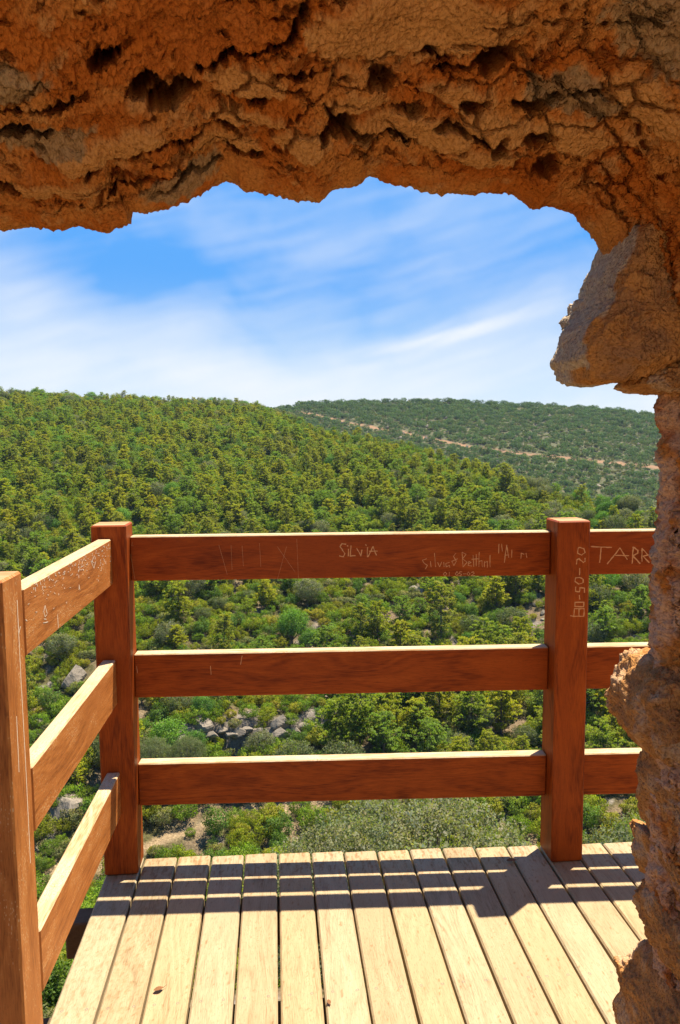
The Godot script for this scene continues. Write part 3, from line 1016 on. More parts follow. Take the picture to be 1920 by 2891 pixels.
	# stones set in the jamb: outline, middle depth, half depth, colours inside and outside
	var stones := [
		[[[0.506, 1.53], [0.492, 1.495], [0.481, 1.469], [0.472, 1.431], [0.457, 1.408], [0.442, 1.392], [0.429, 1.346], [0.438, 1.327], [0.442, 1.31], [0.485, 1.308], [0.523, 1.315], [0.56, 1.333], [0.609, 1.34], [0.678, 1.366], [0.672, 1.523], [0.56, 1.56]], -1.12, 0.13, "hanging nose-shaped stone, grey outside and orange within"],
		[[[0.523, 1.313], [0.521, 1.304], [0.534, 1.302], [0.555, 1.296], [0.576, 1.295], [0.611, 1.297], [0.681, 1.297], [0.679, 1.353], [0.581, 1.356], [0.54, 1.333]], -1.10, 0.07, ""],
		[[[0.595, 0.868], [0.576, 0.856], [0.555, 0.821], [0.547, 0.796], [0.553, 0.76], [0.573, 0.73], [0.598, 0.705], [0.647, 0.697], [0.705, 0.738], [0.701, 0.841], [0.641, 0.864]], -1.14, 0.11, "rounded stone jutting out of the jamb"],
		[[[0.598, 0.709], [0.589, 0.685], [0.579, 0.656], [0.583, 0.634], [0.592, 0.596], [0.597, 0.562], [0.653, 0.547], [0.713, 0.551], [0.707, 0.694], [0.632, 0.716]], -1.12, 0.11, ""],
		[[[0.589, 0.557], [0.591, 0.54], [0.596, 0.513], [0.601, 0.471], [0.657, 0.433], [0.718, 0.437], [0.714, 0.529], [0.638, 0.541]], -1.13, 0.12, ""],
		[[[0.601, 0.473], [0.585, 0.467], [0.578, 0.446], [0.581, 0.407], [0.597, 0.368], [0.619, 0.349], [0.668, 0.339], [0.722, 0.343], [0.718, 0.444], [0.657, 0.448]], -1.10, 0.11, ""],
		[[[0.619, 0.347], [0.593, 0.329], [0.589, 0.314], [0.571, 0.284], [0.565, 0.245], [0.559, 0.183], [0.576, 0.08], [0.732, 0.06], [0.723, 0.331]], -1.11, 0.13, ""]]
	for si in stones.size():
		var st: Array = stones[si]
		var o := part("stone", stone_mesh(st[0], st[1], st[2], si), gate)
		if st[3] != "":
			o.set_meta("label", st[3])

func stone_mesh(outline: Array, zc: float, half: float, s: int) -> ArrayMesh:
	var ctr := Vector2.ZERO
	for p in outline:
		ctr += Vector2(p[0], p[1])
	ctr /= outline.size()
	var cols := 170
	var rows := 90
	var v := PackedVector3Array()
	var c := PackedColorArray()
	v.resize(cols * rows)
	c.resize(cols * rows)
	var edge := PackedVector2Array()
	for k in cols:
		var t := TAU * k / cols
		var dir := Vector2(cos(t), sin(t))
		var best := 0.01
		for i in outline.size():
			var a := Vector2(outline[i][0], outline[i][1]) - ctr
			var b := Vector2(outline[(i + 1) % outline.size()][0], outline[(i + 1) % outline.size()][1]) - ctr
			var den := dir.cross(b - a)
			if absf(den) < 1e-9:
				continue
			var u := a.cross(b - a) / den
			var w := a.cross(dir) / den
			if u > 0.0 and w >= -1e-4 and w <= 1.0001:
				best = maxf(best, u)
		edge.append(dir * best)
	var cuts := []
	rng.seed = 300 + s
	for i in 9:
		var q := Vector3(rng.randf_range(-0.9, 0.3), rng.randf_range(-0.8, 0.8), rng.randf_range(0.25, 1.0)).normalized()
		cuts.append([q, (absf(q.x) * 0.06 + absf(q.y) * 0.05 + absf(q.z) * half) * rng.randf_range(0.72, 0.95)])
	var mid := Vector3(ctr.x, ctr.y, zc)
	for r in rows:
		var f := -PI / 2 + PI * r / (rows - 1.0)
		var cf := pow(maxf(cos(f), 0.0), 0.5 if f > 0.0 else 0.95)
		var zf := signf(sin(f)) * pow(absf(sin(f)), 0.62)
		for k in cols:
			var e := edge[k] * cf
			var p := Vector3(ctr.x + (0.014 if s < 3 else 0.03) + e.x, ctr.y + e.y, zc + half * zf)
			if f > 0.15:
				for q in cuts:
					var over: float = (p - mid).dot(q[0]) - q[1]
					if over > 0.0:
						p -= q[0] * over * 0.85 * sstep(0.15, 0.6, f)
			var nrm := Vector3(e.x, e.y, zf * 0.05).normalized()
			var d := n_mid.get_noise_3d(p.x * 0.8, p.y * 0.8, p.z * 0.8 + s * 7.0) * 0.02
			d += n_fine.get_noise_3d(p.x, p.y, p.z + s) * 0.008
			d += (absf(n_ridge.get_noise_3d(p.x, p.y, p.z + s * 3.0)) - 0.3) * 0.012
			d += n_big.get_noise_3d(p.x * 2.2, p.y * 2.2, p.z * 2.2 + s * 5.0) * 0.016 * absf(zf)
			p += nrm * d * (0.35 + 0.65 * absf(zf)) * sstep(0.05, 0.6, cf) + Vector3(0, 0, d * (1.0 - sstep(0.05, 0.6, cf)))
			v[r * cols + k] = p
			var g := n_big.get_noise_3d(p.x * 3.0, p.y * 3.0, p.z * 3.0 + s) + 0.6 * n_mid.get_noise_3d(p.x * 0.7, p.y * 0.7, p.z)
			var warm := Color(0.50, 0.235, 0.07).lerp(Color(0.38, 0.19, 0.075), sstep(-0.2, 0.4, g))
			var grey := Color(0.42, 0.325, 0.225).lerp(Color(0.54, 0.43, 0.29), sstep(-0.3, 0.3, n_fine.get_noise_3d(p.x, p.y, p.z)))  # weathered grey, lightened to stand for sun on the hanging stone's outer flank
			var share := 0.0
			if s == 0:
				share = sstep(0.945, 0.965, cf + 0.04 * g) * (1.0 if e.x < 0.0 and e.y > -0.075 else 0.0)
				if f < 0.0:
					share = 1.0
			else:
				share = sstep(0.0, 0.5, -g) * 0.55
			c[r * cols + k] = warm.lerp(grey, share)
	return mesh_of(v, grid_normals(v, cols, rows, true, false, true), grid_index(cols, rows, true, false, true), M.rock, c)

# the crag that carries the gateway, and an unseen pale ground added behind it
func build_crag() -> void:
	var cols := 120
	var rows := 40
	var v := PackedVector3Array()
	var c := PackedColorArray()
	for r in rows:
		var f := r / (rows - 1.0)
		for k in cols:
			var t := TAU * k / cols
			var q := Vector2(cos(t), sin(t))
			var e := 1.0 / pow(pow(absf(q.x), 6.0) + pow(absf(q.y), 6.0), 1.0 / 6.0)
			var wide := lerpf(1.0, 1.35, f) if f > 0.0 else 1.0
			var p := Vector3(q.x * e * 9.0 * wide, -0.06 - f * 9.0, 7.02 + q.y * e * 8.0 * lerpf(1.0, 1.1, f))
			if r == 0:
				p = Vector3(0, -0.04, 7.0)
			elif r == 1:
				p.y = -0.06
			else:
				var d := n_big.get_noise_3d(p.x * 0.3, p.y * 0.3, p.z * 0.3) * 0.25
				p += Vector3(q.x, 0, q.y).normalized() * d
			v.append(p)
			c.append(Color(0.68, 0.56, 0.40).lerp(rock_color(p, 0, 0.6), 0.2 + 0.3 * n_big.get_noise_3d(p.x, p.y, p.z)) if r < 3 else rock_color(p, 0, 0.6))  # ground on top is paled to bounce sunlight up onto the ceiling
	structure("rocky_ground", mesh_of(v, grid_normals(v, cols, rows, true, false, true), grid_index(cols, rows, true, false, true), M.rock, c))

# ------------------------------------------------------------------ timber balcony
const C1 := -0.4047
func rail_z(x: float) -> float:
	return -2.102 + 0.0537 * (x - C1)

func build_balcony() -> void:
	# deck: planks of 92 mm running outwards
	var deck := thing("balcony_deck", "pale weathered plank deck of the balcony, striped by the railing's shadow", "deck")
	var x := -0.497
	for i in 27:
		var left := x
		var right := -0.4045 + 0.0983 * i
		x = -0.3995 + 0.0983 * i + (0.0 if i < 1 else rng.randf_range(-0.0008, 0.0012))
		var w := right - left - rng.randf_range(0.0, 0.001)
		var cx := (left + right) * 0.5
		var z1 := -2.1434 + 0.0448 * (cx - C1) + rng.randf_range(-0.003, 0.003)
		var z0 := -0.93
		var o := part("plank", timber(Vector3(z0 - z1, 0.032, w), 0.004, M.deck[i % 3], M.deck[i % 3]), deck, Vector3(cx, -0.016 + rng.randf_range(-0.0015, 0.001), (z0 + z1) * 0.5))
		o.rotation = Vector3(0.0, PI / 2, rng.randf_range(-0.0012, 0.0012))
		weather(o.mesh, Vector3(z0 - z1, 0.032, w), i)
		var sc := part("screws", screws([-1.97 + 0.03, -1.58 + 0.03, -1.22 + 0.03], (z0 + z1) * 0.5, w), o)
		sc.set_meta("kind", "stuff")
	for z: float in [-1.22, -1.58, -1.97]:
		part("joist", timber(Vector3(2.86, 0.10, 0.07), 0.004, M.beam, M.beam), deck, Vector3(0.86, -0.088, z + 0.03))
	for bx: float in [-0.30, 0.95, 2.1]:
		var br := part("brace", timber(Vector3(1.5, 0.09, 0.07), 0.004, M.beam, M.beam), deck, Vector3(bx, -0.66, -1.46))
		br.rotation = Vector3(0, PI / 2, 0) 
		br.rotation_degrees = Vector3(0, 90, 48)
	# railing
	var fence := thing("timber_railing", "reddish-brown varnished timber railing with carved graffiti round the balcony", "railing")
	var posts := [[Vector3(-0.4517, 0.5, -2.1014), 0.094, 1.0, 0.0], [Vector3(0.828, 0.4985, -2.0385), 0.094, 0.997, 0.0], [Vector3(2.05, 0.4985, -1.972), 0.094, 0.997, 0.0], [Vector3(-0.508, 0.498, -1.3243), 0.1, 0.996, 0.0]]
	var made := []
	for i in posts.size():
		var q: Array = posts[i]
		var at: Vector3 = q[0]
		var o := part("post", post_mesh(q[1], q[2], M.worn if i == 3 else M.varnish), fence, Vector3(at.x, q[2] * 0.5 + 0.001, at.z))
		made.append(o)
	var heights := [[0.964, 0.838], [0.628, 0.501], [0.306, 0.180]]
	var front := []
	for hh in heights:
		for bay in [[-0.4037, 0.7800], [0.876, 2.002]]:
			var xa: float = bay[0]
			var xb: float = bay[1]
			var cxx := (xa + xb) * 0.5
			var o := part("rail", timber(Vector3((xb - xa) * 1.0014, hh[0] - hh[1], 0.038), 0.003, M.varnish, M.bleached), fence, Vector3(cxx, (hh[0] + hh[1]) * 0.5, rail_z(cxx) - 0.019))
			o.rotation.y = -atan(0.0537)
			front.append(o)
	for hh in heights:
		var za := -1.375
		var zb := -2.0535
		var cz := (za + zb) * 0.5
		var xi := -0.4445 - 0.0178 * (cz + 2.0546)
		var o := part("rail", timber(Vector3(za - zb, hh[0] - hh[1], 0.036), 0.003, M.worn, M.bleached), fence, Vector3(xi - 0.018, (hh[0] + hh[1]) * 0.5, cz))
		o.rotation.y = PI / 2 - atan(0.0178)
		if hh == heights[0]:
			var chips := [[[0.215, -0.012], [0.225, 0.006], [0.235, -0.004], [0.228, -0.016], [0.218, -0.014]], [[0.222, -0.022], [0.236, -0.018]], [[0.212, -0.03], [0.24, -0.025]], [[-0.02, -0.012], [-0.016, 0.0], [-0.012, -0.010]], [[-0.17, 0.03], [-0.15, 0.016], [-0.13, 0.034], [-0.16, 0.045]], [[0.15, -0.03], [0.149, -0.058]]]
			for k in 150:
				var cx := rng.randf_range(-0.33, 0.33)
				var cy := 0.06 - absf(rng.randfn(0.0, 0.03)) * (1.4 if cx < -0.1 else 0.9)
				var tl := rng.randf_range(0.002, 0.009)
				var ta := rng.randf_range(-0.5, 0.5) + (PI / 2 if rng.randf() < 0.2 else 0.0)
				if cy > -0.055:
					chips.append([[cx, cy], [cx + tl * cos(ta), minf(cy + tl * sin(ta), 0.061)]])
			var fl := []
			for line in chips:
				var l2 := []
				for p in line:
					l2.append([-p[0], p[1]])
				fl.append(l2)
			# the inner face looks along local +z
			var sc := part("scuff_marks", strokes(fl, Vector3(0, 0, 0.018), Vector3(1, 0, 0), Vector3.UP, 0.0016, M.chip), o)
			sc.set_meta("kind", "stuff")
	# writing scratched into the wood
	var up := Vector3.UP
	var carve := func(o: Node3D, lines: Array, width: float, label: String, depth: float, letters := []) -> void:
		var inv := o.transform.affine_inverse()
		var local := []
		for line in lines:
			var l2 := []
			for p in line:
				var q := inv * Vector3(p[0], p[1], rail_z(p[0]))
				l2.append([q.x, q.y])
			local.append(l2)
		scratch(o, local, width, label, depth, letters)
	carve.call(front[0], SILVIA, 0.0030, "scratched letter of the word SiLViA", 0.019, [[0], [1, 2], [3], [4], [5, 6], [7, 8]])
	carve.call(front[0], SCRATCHES, 0.0007, "faint scratched capital letters", 0.019)
	carve.call(front[0], CURSIVE, 0.0018, "scratched joined-up writing with a date below", 0.019)
	carve.call(front[0], SHORT, 0.0022, "short scratched marks l'Ai", 0.019)
	carve.call(front[1], TARR, 0.0034, "scratched letter of the word TARR", 0.019, [[0, 1], [2, 3], [4, 5], [6, 7], [8, 9]])
	carve.call(front[2], [[[-0.1002, 0.6179], [-0.105, 0.5933]], [[-0.3977, 0.5938], [-0.396, 0.5735]], [[-0.19, 0.59], [-0.189, 0.565]]], 0.002, "small scratches", 0.019)
	var local := []
	for line in DATE:
		var l2 := []
		for p in line:
			l2.append([p[0] - 0.828, p[1] - 0.4995])
		local.append(l2)
	scratch(made[1], local, 0.003, "scratched digit of the date reading down the post", 0.047, [[0], [1], [2], [3], [4], [5], [6], [7, 8, 9]])
	var sm := part("scuff_marks", strokes([[[0.020, 0.45], [0.019, 0.30], [0.021, 0.15], [0.020, -0.04]], [[-0.012, 0.25], [-0.014, 0.15]], [[0.03, 0.40], [0.02, 0.39]]], Vector3(0.05, 0, 0), Vector3(0, 0, -1), up, 0.0018, M.chip), made[3])
	sm.set_meta("kind", "stuff")

# dry leaves blown onto the deck
func build_litter() -> void:
	for q in [[-0.278, -1.590, 0.022, "curled dry brown leaf lying on the third deck plank"], [0.668, -2.008, 0.030, "dry leaf and stalk lying in the shadow beside the middle post"], [0.10, -1.515, 0.014, "tiny dry leaf fragment on the sunlit middle planks"]]:
		var l := Leaves.new()
		var s: float = q[2]
		var turn := rng.randf() * TAU
		var rows := []
		for i in 6:
			var t := i / 5.0
			var w := s * 0.32 * sin(PI * (0.08 + 0.86 * t))
			var c := Vector3(s * (t - 0.5), 0.0015 + s * 0.28 * pow(t - 0.4, 2.0), 0.0)
			rows.append([c + Vector3(0, w * 0.6, -w), c, c + Vector3(0, w * 0.45, w)])
		for i in 5:
			for k in 2:
				l.tri(rows[i][k], rows[i + 1][k], rows[i + 1][k + 1], Vector3.UP, Color(0.20, 0.09, 0.035))
				l.tri(rows[i][k], rows[i + 1][k + 1], rows[i][k + 1], Vector3.UP, Color(0.17, 0.08, 0.03))
		var st := Leaves.new()
		tube(st, rows[0][1], rows[0][1] + Vector3(-s * 0.4, 0.002, s * 0.1), 0.0007, 0.0004, 4, Color(0.14, 0.07, 0.03))
		var o := thing("dry_leaf", q[3], "leaf", Vector3(q[0], 0.0015, q[1]))
		o.rotation.y = turn
		part("blade", mesh_of(l.v, l.n, PackedInt32Array(), M.bark, l.c), o)
		part("stalk", mesh_of(st.v, st.n, PackedInt32Array(), M.bark, st.c), o)

func scratch(o: Node3D, lines: Array, width: float, label: String, depth: float, letters: Array) -> void:
	if letters.is_empty():
		var m := part("scratches", strokes(lines, Vector3(0, 0, depth), Vector3(1, 0, 0), Vector3.UP, width, M.scratch), o)
		m.set_meta("label", label)
		m.set_meta("kind", "stuff")
	for l in letters:
		var mine := []
		for i in l:
			mine.append(lines[i])
		part("letter", strokes(mine, Vector3(0, 0, depth), Vector3(1, 0, 0), Vector3.UP, width, M.scratch), o).set_meta("label", label)

# replaces a plank's top by a finer sheet that carries stains: old oil at its outer end, mildew spots on the outermost boards
func weather(m: ArrayMesh, size: Vector3, board: int) -> void:
	var a := m.surface_get_arrays(1)
	var mat := m.surface_get_material(1)
	var v: PackedVector3Array = a[Mesh.ARRAY_VERTEX]
	var n: PackedVector3Array = a[Mesh.ARRAY_NORMAL]
	var uv: PackedVector2Array = a[Mesh.ARRAY_TEX_UV]
	var kv := PackedVector3Array()
	var kn := PackedVector3Array()
	var ku := PackedVector2Array()
	var kc := PackedColorArray()
	var off := Vector2.ZERO
	for i in v.size():
		if n[i].y > 0.99:
			off = uv[i] - Vector2(v[i].x, v[i].z)
			continue
		kv.append(v[i])
		kn.append(n[i])
		ku.append(uv[i])
		kc.append(Color(1, 1, 1))
	var hx := size.x * 0.5 - 0.004
	var hz := size.z * 0.5 - 0.004
	var nx := 260
	var nz := 22
	for ix in nx:
		for iz in nz:
			for q in [[0, 0], [1, 0], [1, 1], [0, 0], [1, 1], [0, 1]]:
				var x := lerpf(-hx, hx, (ix + q[0]) / float(nx))
				var z := lerpf(-hz, hz, (iz + q[1]) / float(nz))
				kv.append(Vector3(x, size.y * 0.5, z))
				kn.append(Vector3.UP)
				ku.append(Vector2(x, z) + off)
				var p := n_patch.get_noise_2d(x * 14.0 + board * 9.3, z * 70.0) + 0.6 * n_patch.get_noise_2d(x * 60.0, z * 160.0 + board * 4.1)
				var outer := hx - x if true else 0.0
				var near_end := 0.62 - 0.5 * (1.0 - sstep(0.05, 0.2, outer))
				var k := sstep(near_end, near_end + 0.35, p) * 0.75
				var cc := Color(1, 1, 1).lerp(Color(0.66, 0.44, 0.26), k)
				if board < 2:
					var mould := n_patch.get_noise_2d(x * 26.0 + 50.0, z * 60.0 + board * 30.0) + 0.7 * n_patch.get_noise_2d(x * 190.0, z * 190.0)
					cc = cc.lerp(Color(0.72, 0.64, 0.50), 0.6 * sstep(0.0, 0.6, mould))
				kc.append(cc)
	m.clear_surfaces()
	mesh_of(kv, kn, PackedInt32Array(), mat, kc, ku, m)
	var s0 := timber_sides
	mesh_of(s0[0], s0[1], PackedInt32Array(), mat, s0[3], s0[2], m)

var timber_sides := []

func screws(rows: Array, mid: float, w: float) -> ArrayMesh:
	var l := Leaves.new()
	for z: float in rows:
		for sx: float in [-0.5, 0.5]:
			# local x runs along the plank, towards the valley
			var c := Vector3(mid - z, 0.0162, sx * w * 0.56 + rng.randf_range(-0.003, 0.003))
			for i in 8:
				var t0 := TAU * i / 8.0
				var t1 := TAU * (i + 1) / 8.0
				l.tri(c - Vector3(0, 0.0006, 0), c + Vector3(cos(t0), 0, sin(t0)) * 0.0034, c + Vector3(cos(t1), 0, sin(t1)) * 0.0034, Vector3.UP, Color(0.16, 0.14, 0.12))
	return mesh_of(l.v, l.n, PackedInt32Array(), M.bark, l.c)

func post_mesh(side: float, height: float, mat: Material) -> ArrayMesh:
	# an upright timber: grain runs up
	var m := timber(Vector3(height, side, side), 0.004, mat, mat)
	var out := ArrayMesh.new()
	var turn := Basis(Vector3(0, 0, 1), PI / 2)
	var sv := [PackedVector3Array(), PackedVector3Array()]
	var sn := [PackedVector3Array(), PackedVector3Array()]
	var su := [PackedVector2Array(), PackedVector2Array()]
	for s in 2:
		var a := m.surface_get_arrays(s)
		var v: PackedVector3Array = a[Mesh.ARRAY_VERTEX]
		var n: PackedVector3Array = a[Mesh.ARRAY_NORMAL]
		var uv: PackedVector2Array = a[Mesh.ARRAY_TEX_UV]
		for i in v.size():
			var nn := turn * n[i]
			var k := 1 if nn.y > 0.9 else 0
			sv[k].append(turn * v[i])
			sn[k].append(nn)
			su[k].append(uv[i])
	mesh_of(sv[0], sn[0], PackedInt32Array(), mat, PackedColorArray(), su[0], out)
	mesh_of(sv[1], sn[1], PackedInt32Array(), M.end_grain, PackedColorArray(), su[1], out)
	return out

const SILVIA := [[[0.1971, 0.9348], [0.1852, 0.936], [0.1804, 0.9278], [0.1874, 0.9181], [0.1936, 0.9084], [0.1897, 0.8988], [0.1787, 0.9013]], [[0.2042, 0.9203], [0.204, 0.901]], [[0.2014, 0.9309], [0.2028, 0.929]], [[0.2114, 0.9298], [0.2088, 0.9009], [0.2231, 0.9017]], [[0.228, 0.9224], [0.2389, 0.9005], [0.2423, 0.9174]], [[0.2577, 0.9244], [0.2575, 0.8979]], [[0.2529, 0.9327], [0.2543, 0.9303]], [[0.259, 0.8979], [0.2734, 0.9266], [0.2829, 0.9024]], [[0.2629, 0.9137], [0.2854, 0.9135]]]
const SCRATCHES := [[[-0.1583, 0.937], [-0.1366, 0.8526]], [[-0.1244, 0.9365], [-0.1231, 0.8669]], [[-0.0937, 0.9337], [-0.0911, 0.8761]], [[-0.0449, 0.9403], [-0.0424, 0.873]], [[0.0306, 0.9298], [0.0031, 0.8361]], [[0.0046, 0.9301], [0.0534, 0.8572]], [[0.0594, 0.951], [0.0626, 0.8377]], [[-0.3973, 0.9472], [-0.4, 0.9377], [-0.3939, 0.9376]], [[-0.4032, 0.9138], [-0.3939, 0.8418]]]
const CURSIVE := [[[0.4245, 0.8901], [0.413, 0.8856], [0.4188, 0.8768], [0.4275, 0.8709], [0.4217, 0.861]], [[0.4361, 0.8824], [0.4379, 0.8666]], [[0.4475, 0.9055], [0.4506, 0.8665]], [[0.4563, 0.8792], [0.4622, 0.8663], [0.4679, 0.8802]], [[0.4737, 0.879], [0.4749, 0.8661]], [[0.4899, 0.8788], [0.4795, 0.876], [0.4807, 0.866], [0.4899, 0.87], [0.4911, 0.8642]], [[0.5082, 0.9047], [0.5014, 0.8961], [0.5096, 0.8814], [0.5027, 0.8698], [0.4968, 0.8816], [0.513, 0.8889]], [[0.5256, 0.9074], [0.5288, 0.8654]], [[0.5256, 0.9074], [0.5372, 0.9014], [0.5275, 0.8887], [0.5403, 0.8781], [0.5288, 0.8654]], [[0.5444, 0.8739], [0.5519, 0.8779], [0.5455, 0.8809], [0.5433, 0.8693], [0.5532, 0.8674]], [[0.5575, 0.8983], [0.5596, 0.8661]], [[0.5662, 0.901], [0.5665, 0.8672]], [[0.5536, 0.8866], [0.5721, 0.8881]], [[0.5748, 0.9068], [0.5741, 0.8648]], [[0.5751, 0.8805], [0.5826, 0.8833], [0.584, 0.8646]], [[0.5896, 0.8803], [0.5898, 0.8645]], [[0.5908, 0.8774], [0.5983, 0.8802], [0.5985, 0.8627]], [[0.6057, 0.8976], [0.6061, 0.8643]], [[0.4785, 0.8509], [0.4727, 0.8451], [0.4774, 0.8404], [0.4826, 0.8456], [0.4785, 0.8509]], [[0.4901, 0.8507], [0.489, 0.8402]], [[0.5115, 0.8522], [0.5069, 0.8452], [0.5116, 0.8405], [0.5162, 0.8463], [0.5115, 0.8522]], [[0.526, 0.8514], [0.5191, 0.8509], [0.5185, 0.8462], [0.5249, 0.8444], [0.5226, 0.8397], [0.5168, 0.8404]], [[0.5296, 0.8449], [0.5365, 0.8454]], [[0.5446, 0.8505], [0.54, 0.8448], [0.5447, 0.84], [0.5493, 0.8452], [0.5446, 0.8505]], [[0.5528, 0.8487], [0.5585, 0.8509], [0.5609, 0.8468], [0.5528, 0.8399], [0.5639, 0.8403]]]
const SHORT := [[[0.6308, 0.9293], [0.63, 0.9031]], [[0.6384, 0.9292], [0.6404, 0.9088]], [[0.6466, 0.8766], [0.6529, 0.9261], [0.6592, 0.8911]], [[0.6487, 0.897], [0.6579, 0.8981]], [[0.6676, 0.9125], [0.6679, 0.8909]], [[0.6942, 0.8877], [0.6951, 0.9023], [0.7027, 0.8992]], [[0.7085, 0.9021], [0.711, 0.8904]]]
const TARR := [[[0.895, 0.9189], [0.9537, 0.9153]], [[0.9243, 0.9168], [0.9214, 0.8729]], [[0.9432, 0.8685], [0.9784, 0.9132], [0.9999, 0.8806]], [[0.966, 0.8928], [1.0043, 0.8912]], [[1.0165, 0.9156], [1.015, 0.8687]], [[1.0165, 0.9156], [1.0303, 0.9067], [1.0306, 0.8979], [1.0161, 0.891], [1.0374, 0.8684]], [[1.0419, 0.9112], [1.0431, 0.8742]], [[1.0419, 0.9112], [1.0602, 0.8928], [1.0456, 0.8889], [1.0638, 0.871]], [[1.079, 0.9119], [1.078, 0.8708]], [[1.079, 0.9119], [1.0922, 0.9041], [1.0796, 0.8913]]]
const DATE := [[[0.8399, 0.9216], [0.8384, 0.9073], [0.8495, 0.9016], [0.8604, 0.9086], [0.8565, 0.9195], [0.8453, 0.9233], [0.8399, 0.9216]], [[0.8361, 0.8767], [0.8366, 0.8875], [0.8431, 0.8917], [0.8556, 0.8806], [0.861, 0.8834], [0.8601, 0.8924]], [[0.846, 0.8639], [0.8454, 0.8458]], [[0.8345, 0.837], [0.8329, 0.828], [0.8441, 0.8194], [0.857, 0.8238], [0.8567, 0.8329], [0.8455, 0.8386], [0.8345, 0.837]], [[0.8351, 0.8116], [0.8354, 0.7989], [0.8465, 0.7975], [0.8481, 0.8095], [0.8611, 0.8073], [0.8614, 0.7957]], [[0.8468, 0.7877], [0.8481, 0.7768]], [[0.8343, 0.768], [0.8602, 0.7673], [0.8598, 0.7546], [0.8338, 0.7564], [0.8343, 0.768]], [[0.8329, 0.7498], [0.8614, 0.749], [0.8612, 0.7278], [0.8315, 0.728], [0.8329, 0.7498]], [[0.8466, 0.7495], [0.8471, 0.7282]], [[0.8222, 0.7301], [0.8315, 0.728]]]

# ------------------------------------------------------------------ sky
func sky_color(th: float, e: float, n: FastNoiseLite) -> Color:
	# th: degrees to the right of straight out, e: degrees above the horizon
	var low := Color(0.60, 0.82, 0.99)
	var blue := Color(0.12, 0.42, 0.97)
	var deep := Color(0.035, 0.18, 0.60)
	var c := low.lerp(blue, sstep(0.0, 13.0, e)).lerp(deep, sstep(15.0, 75.0, e))
	var x := th * 0.055
	var warp := n.get_noise_2d(x * 0.5 + 4.0, e * 0.03) * 0.9
	var streak := n.get_noise_2d(x * 0.9 + warp * 0.5, (e - 0.06 * th) * 0.10 + warp * 0.6)
	var wisp := n.get_noise_2d(x * 1.2 + 30.0, (e - 0.22 * th) * 0.75 + warp)
	var cover := 0.85 * exp(-e / 6.5) + 0.40 * streak + 0.13 * wisp + 0.12 * exp(-pow((e - 10.0) / 7.0, 2.0))
	cover += 0.42 * exp(-pow((th + 18.5) / 4.5, 2.0) - pow((e - 10.5) / 2.6, 2.0))
	cover -= 0.45 * exp(-pow((th + 10.0) / 5.5, 2.0) - pow((e - 11.0 - 0.1 * (th + 10.0)) / 2.2, 2.0))
	cover += 0.50 * exp(-pow((e - (7.4 + 0.24 * (th - 12.0))) / 0.9, 2.0) - pow((th - 13.0) / 6.5, 2.0)) * (0.8 + 0.8 * wisp)
	cover += 0.35 * exp(-pow((e - 4.5) / 2.2, 2.0) - pow((th + 4.0) / 13.0, 2.0))
	cover = clampf(cover, 0.0, 1.0) * (1.0 - 0.6 * sstep(20.0, 60.0, e))
	return c.lerp(Color(0.93, 0.965, 1.0), cover * 0.95)

func build_sky() -> Sky:
	var w := 2048
	var h := 1024
	var im := Image.create_empty(w, h, false, Image.FORMAT_RGBF)
	var n := FastNoiseLite.new()
	noise(n, 21, 1.0, 5)
	im.fill(Color(0.22, 0.22, 0.15))
	var y := 0
	while y < 513:
		var e := 90.0 - (y + 0.5) / h * 180.0
		# high up the sky is smooth: fewer samples do
		var stepx := 1 if e < 24.0 else 4
		var stepy := 1 if e < 24.0 else 4
		var x := 0
		while x < w:
			var th := (x + 0.5) / w * 360.0
			if th > 180.0:
				th -= 360.0
			# the cover closes on itself behind the viewer
			var c := sky_color(th, maxf(e, 0.0), n)
			if absf(th) > 150.0:
				c = c.lerp(sky_color(-th, maxf(e, 0.0), n), 0.5 * sstep(150.0, 180.0, absf(th)))
			if stepx == 1:
				im.set_pixel(x, y, c)
			else:
				im.fill_rect(Rect2i(x, y, stepx, stepy), c)
			x += stepx
		y += stepy
	var m := PanoramaSkyMaterial.new()
	m.panorama = ImageTexture.create_from_image(im)
	var s := Sky.new()
	s.sky_material = m
	return s

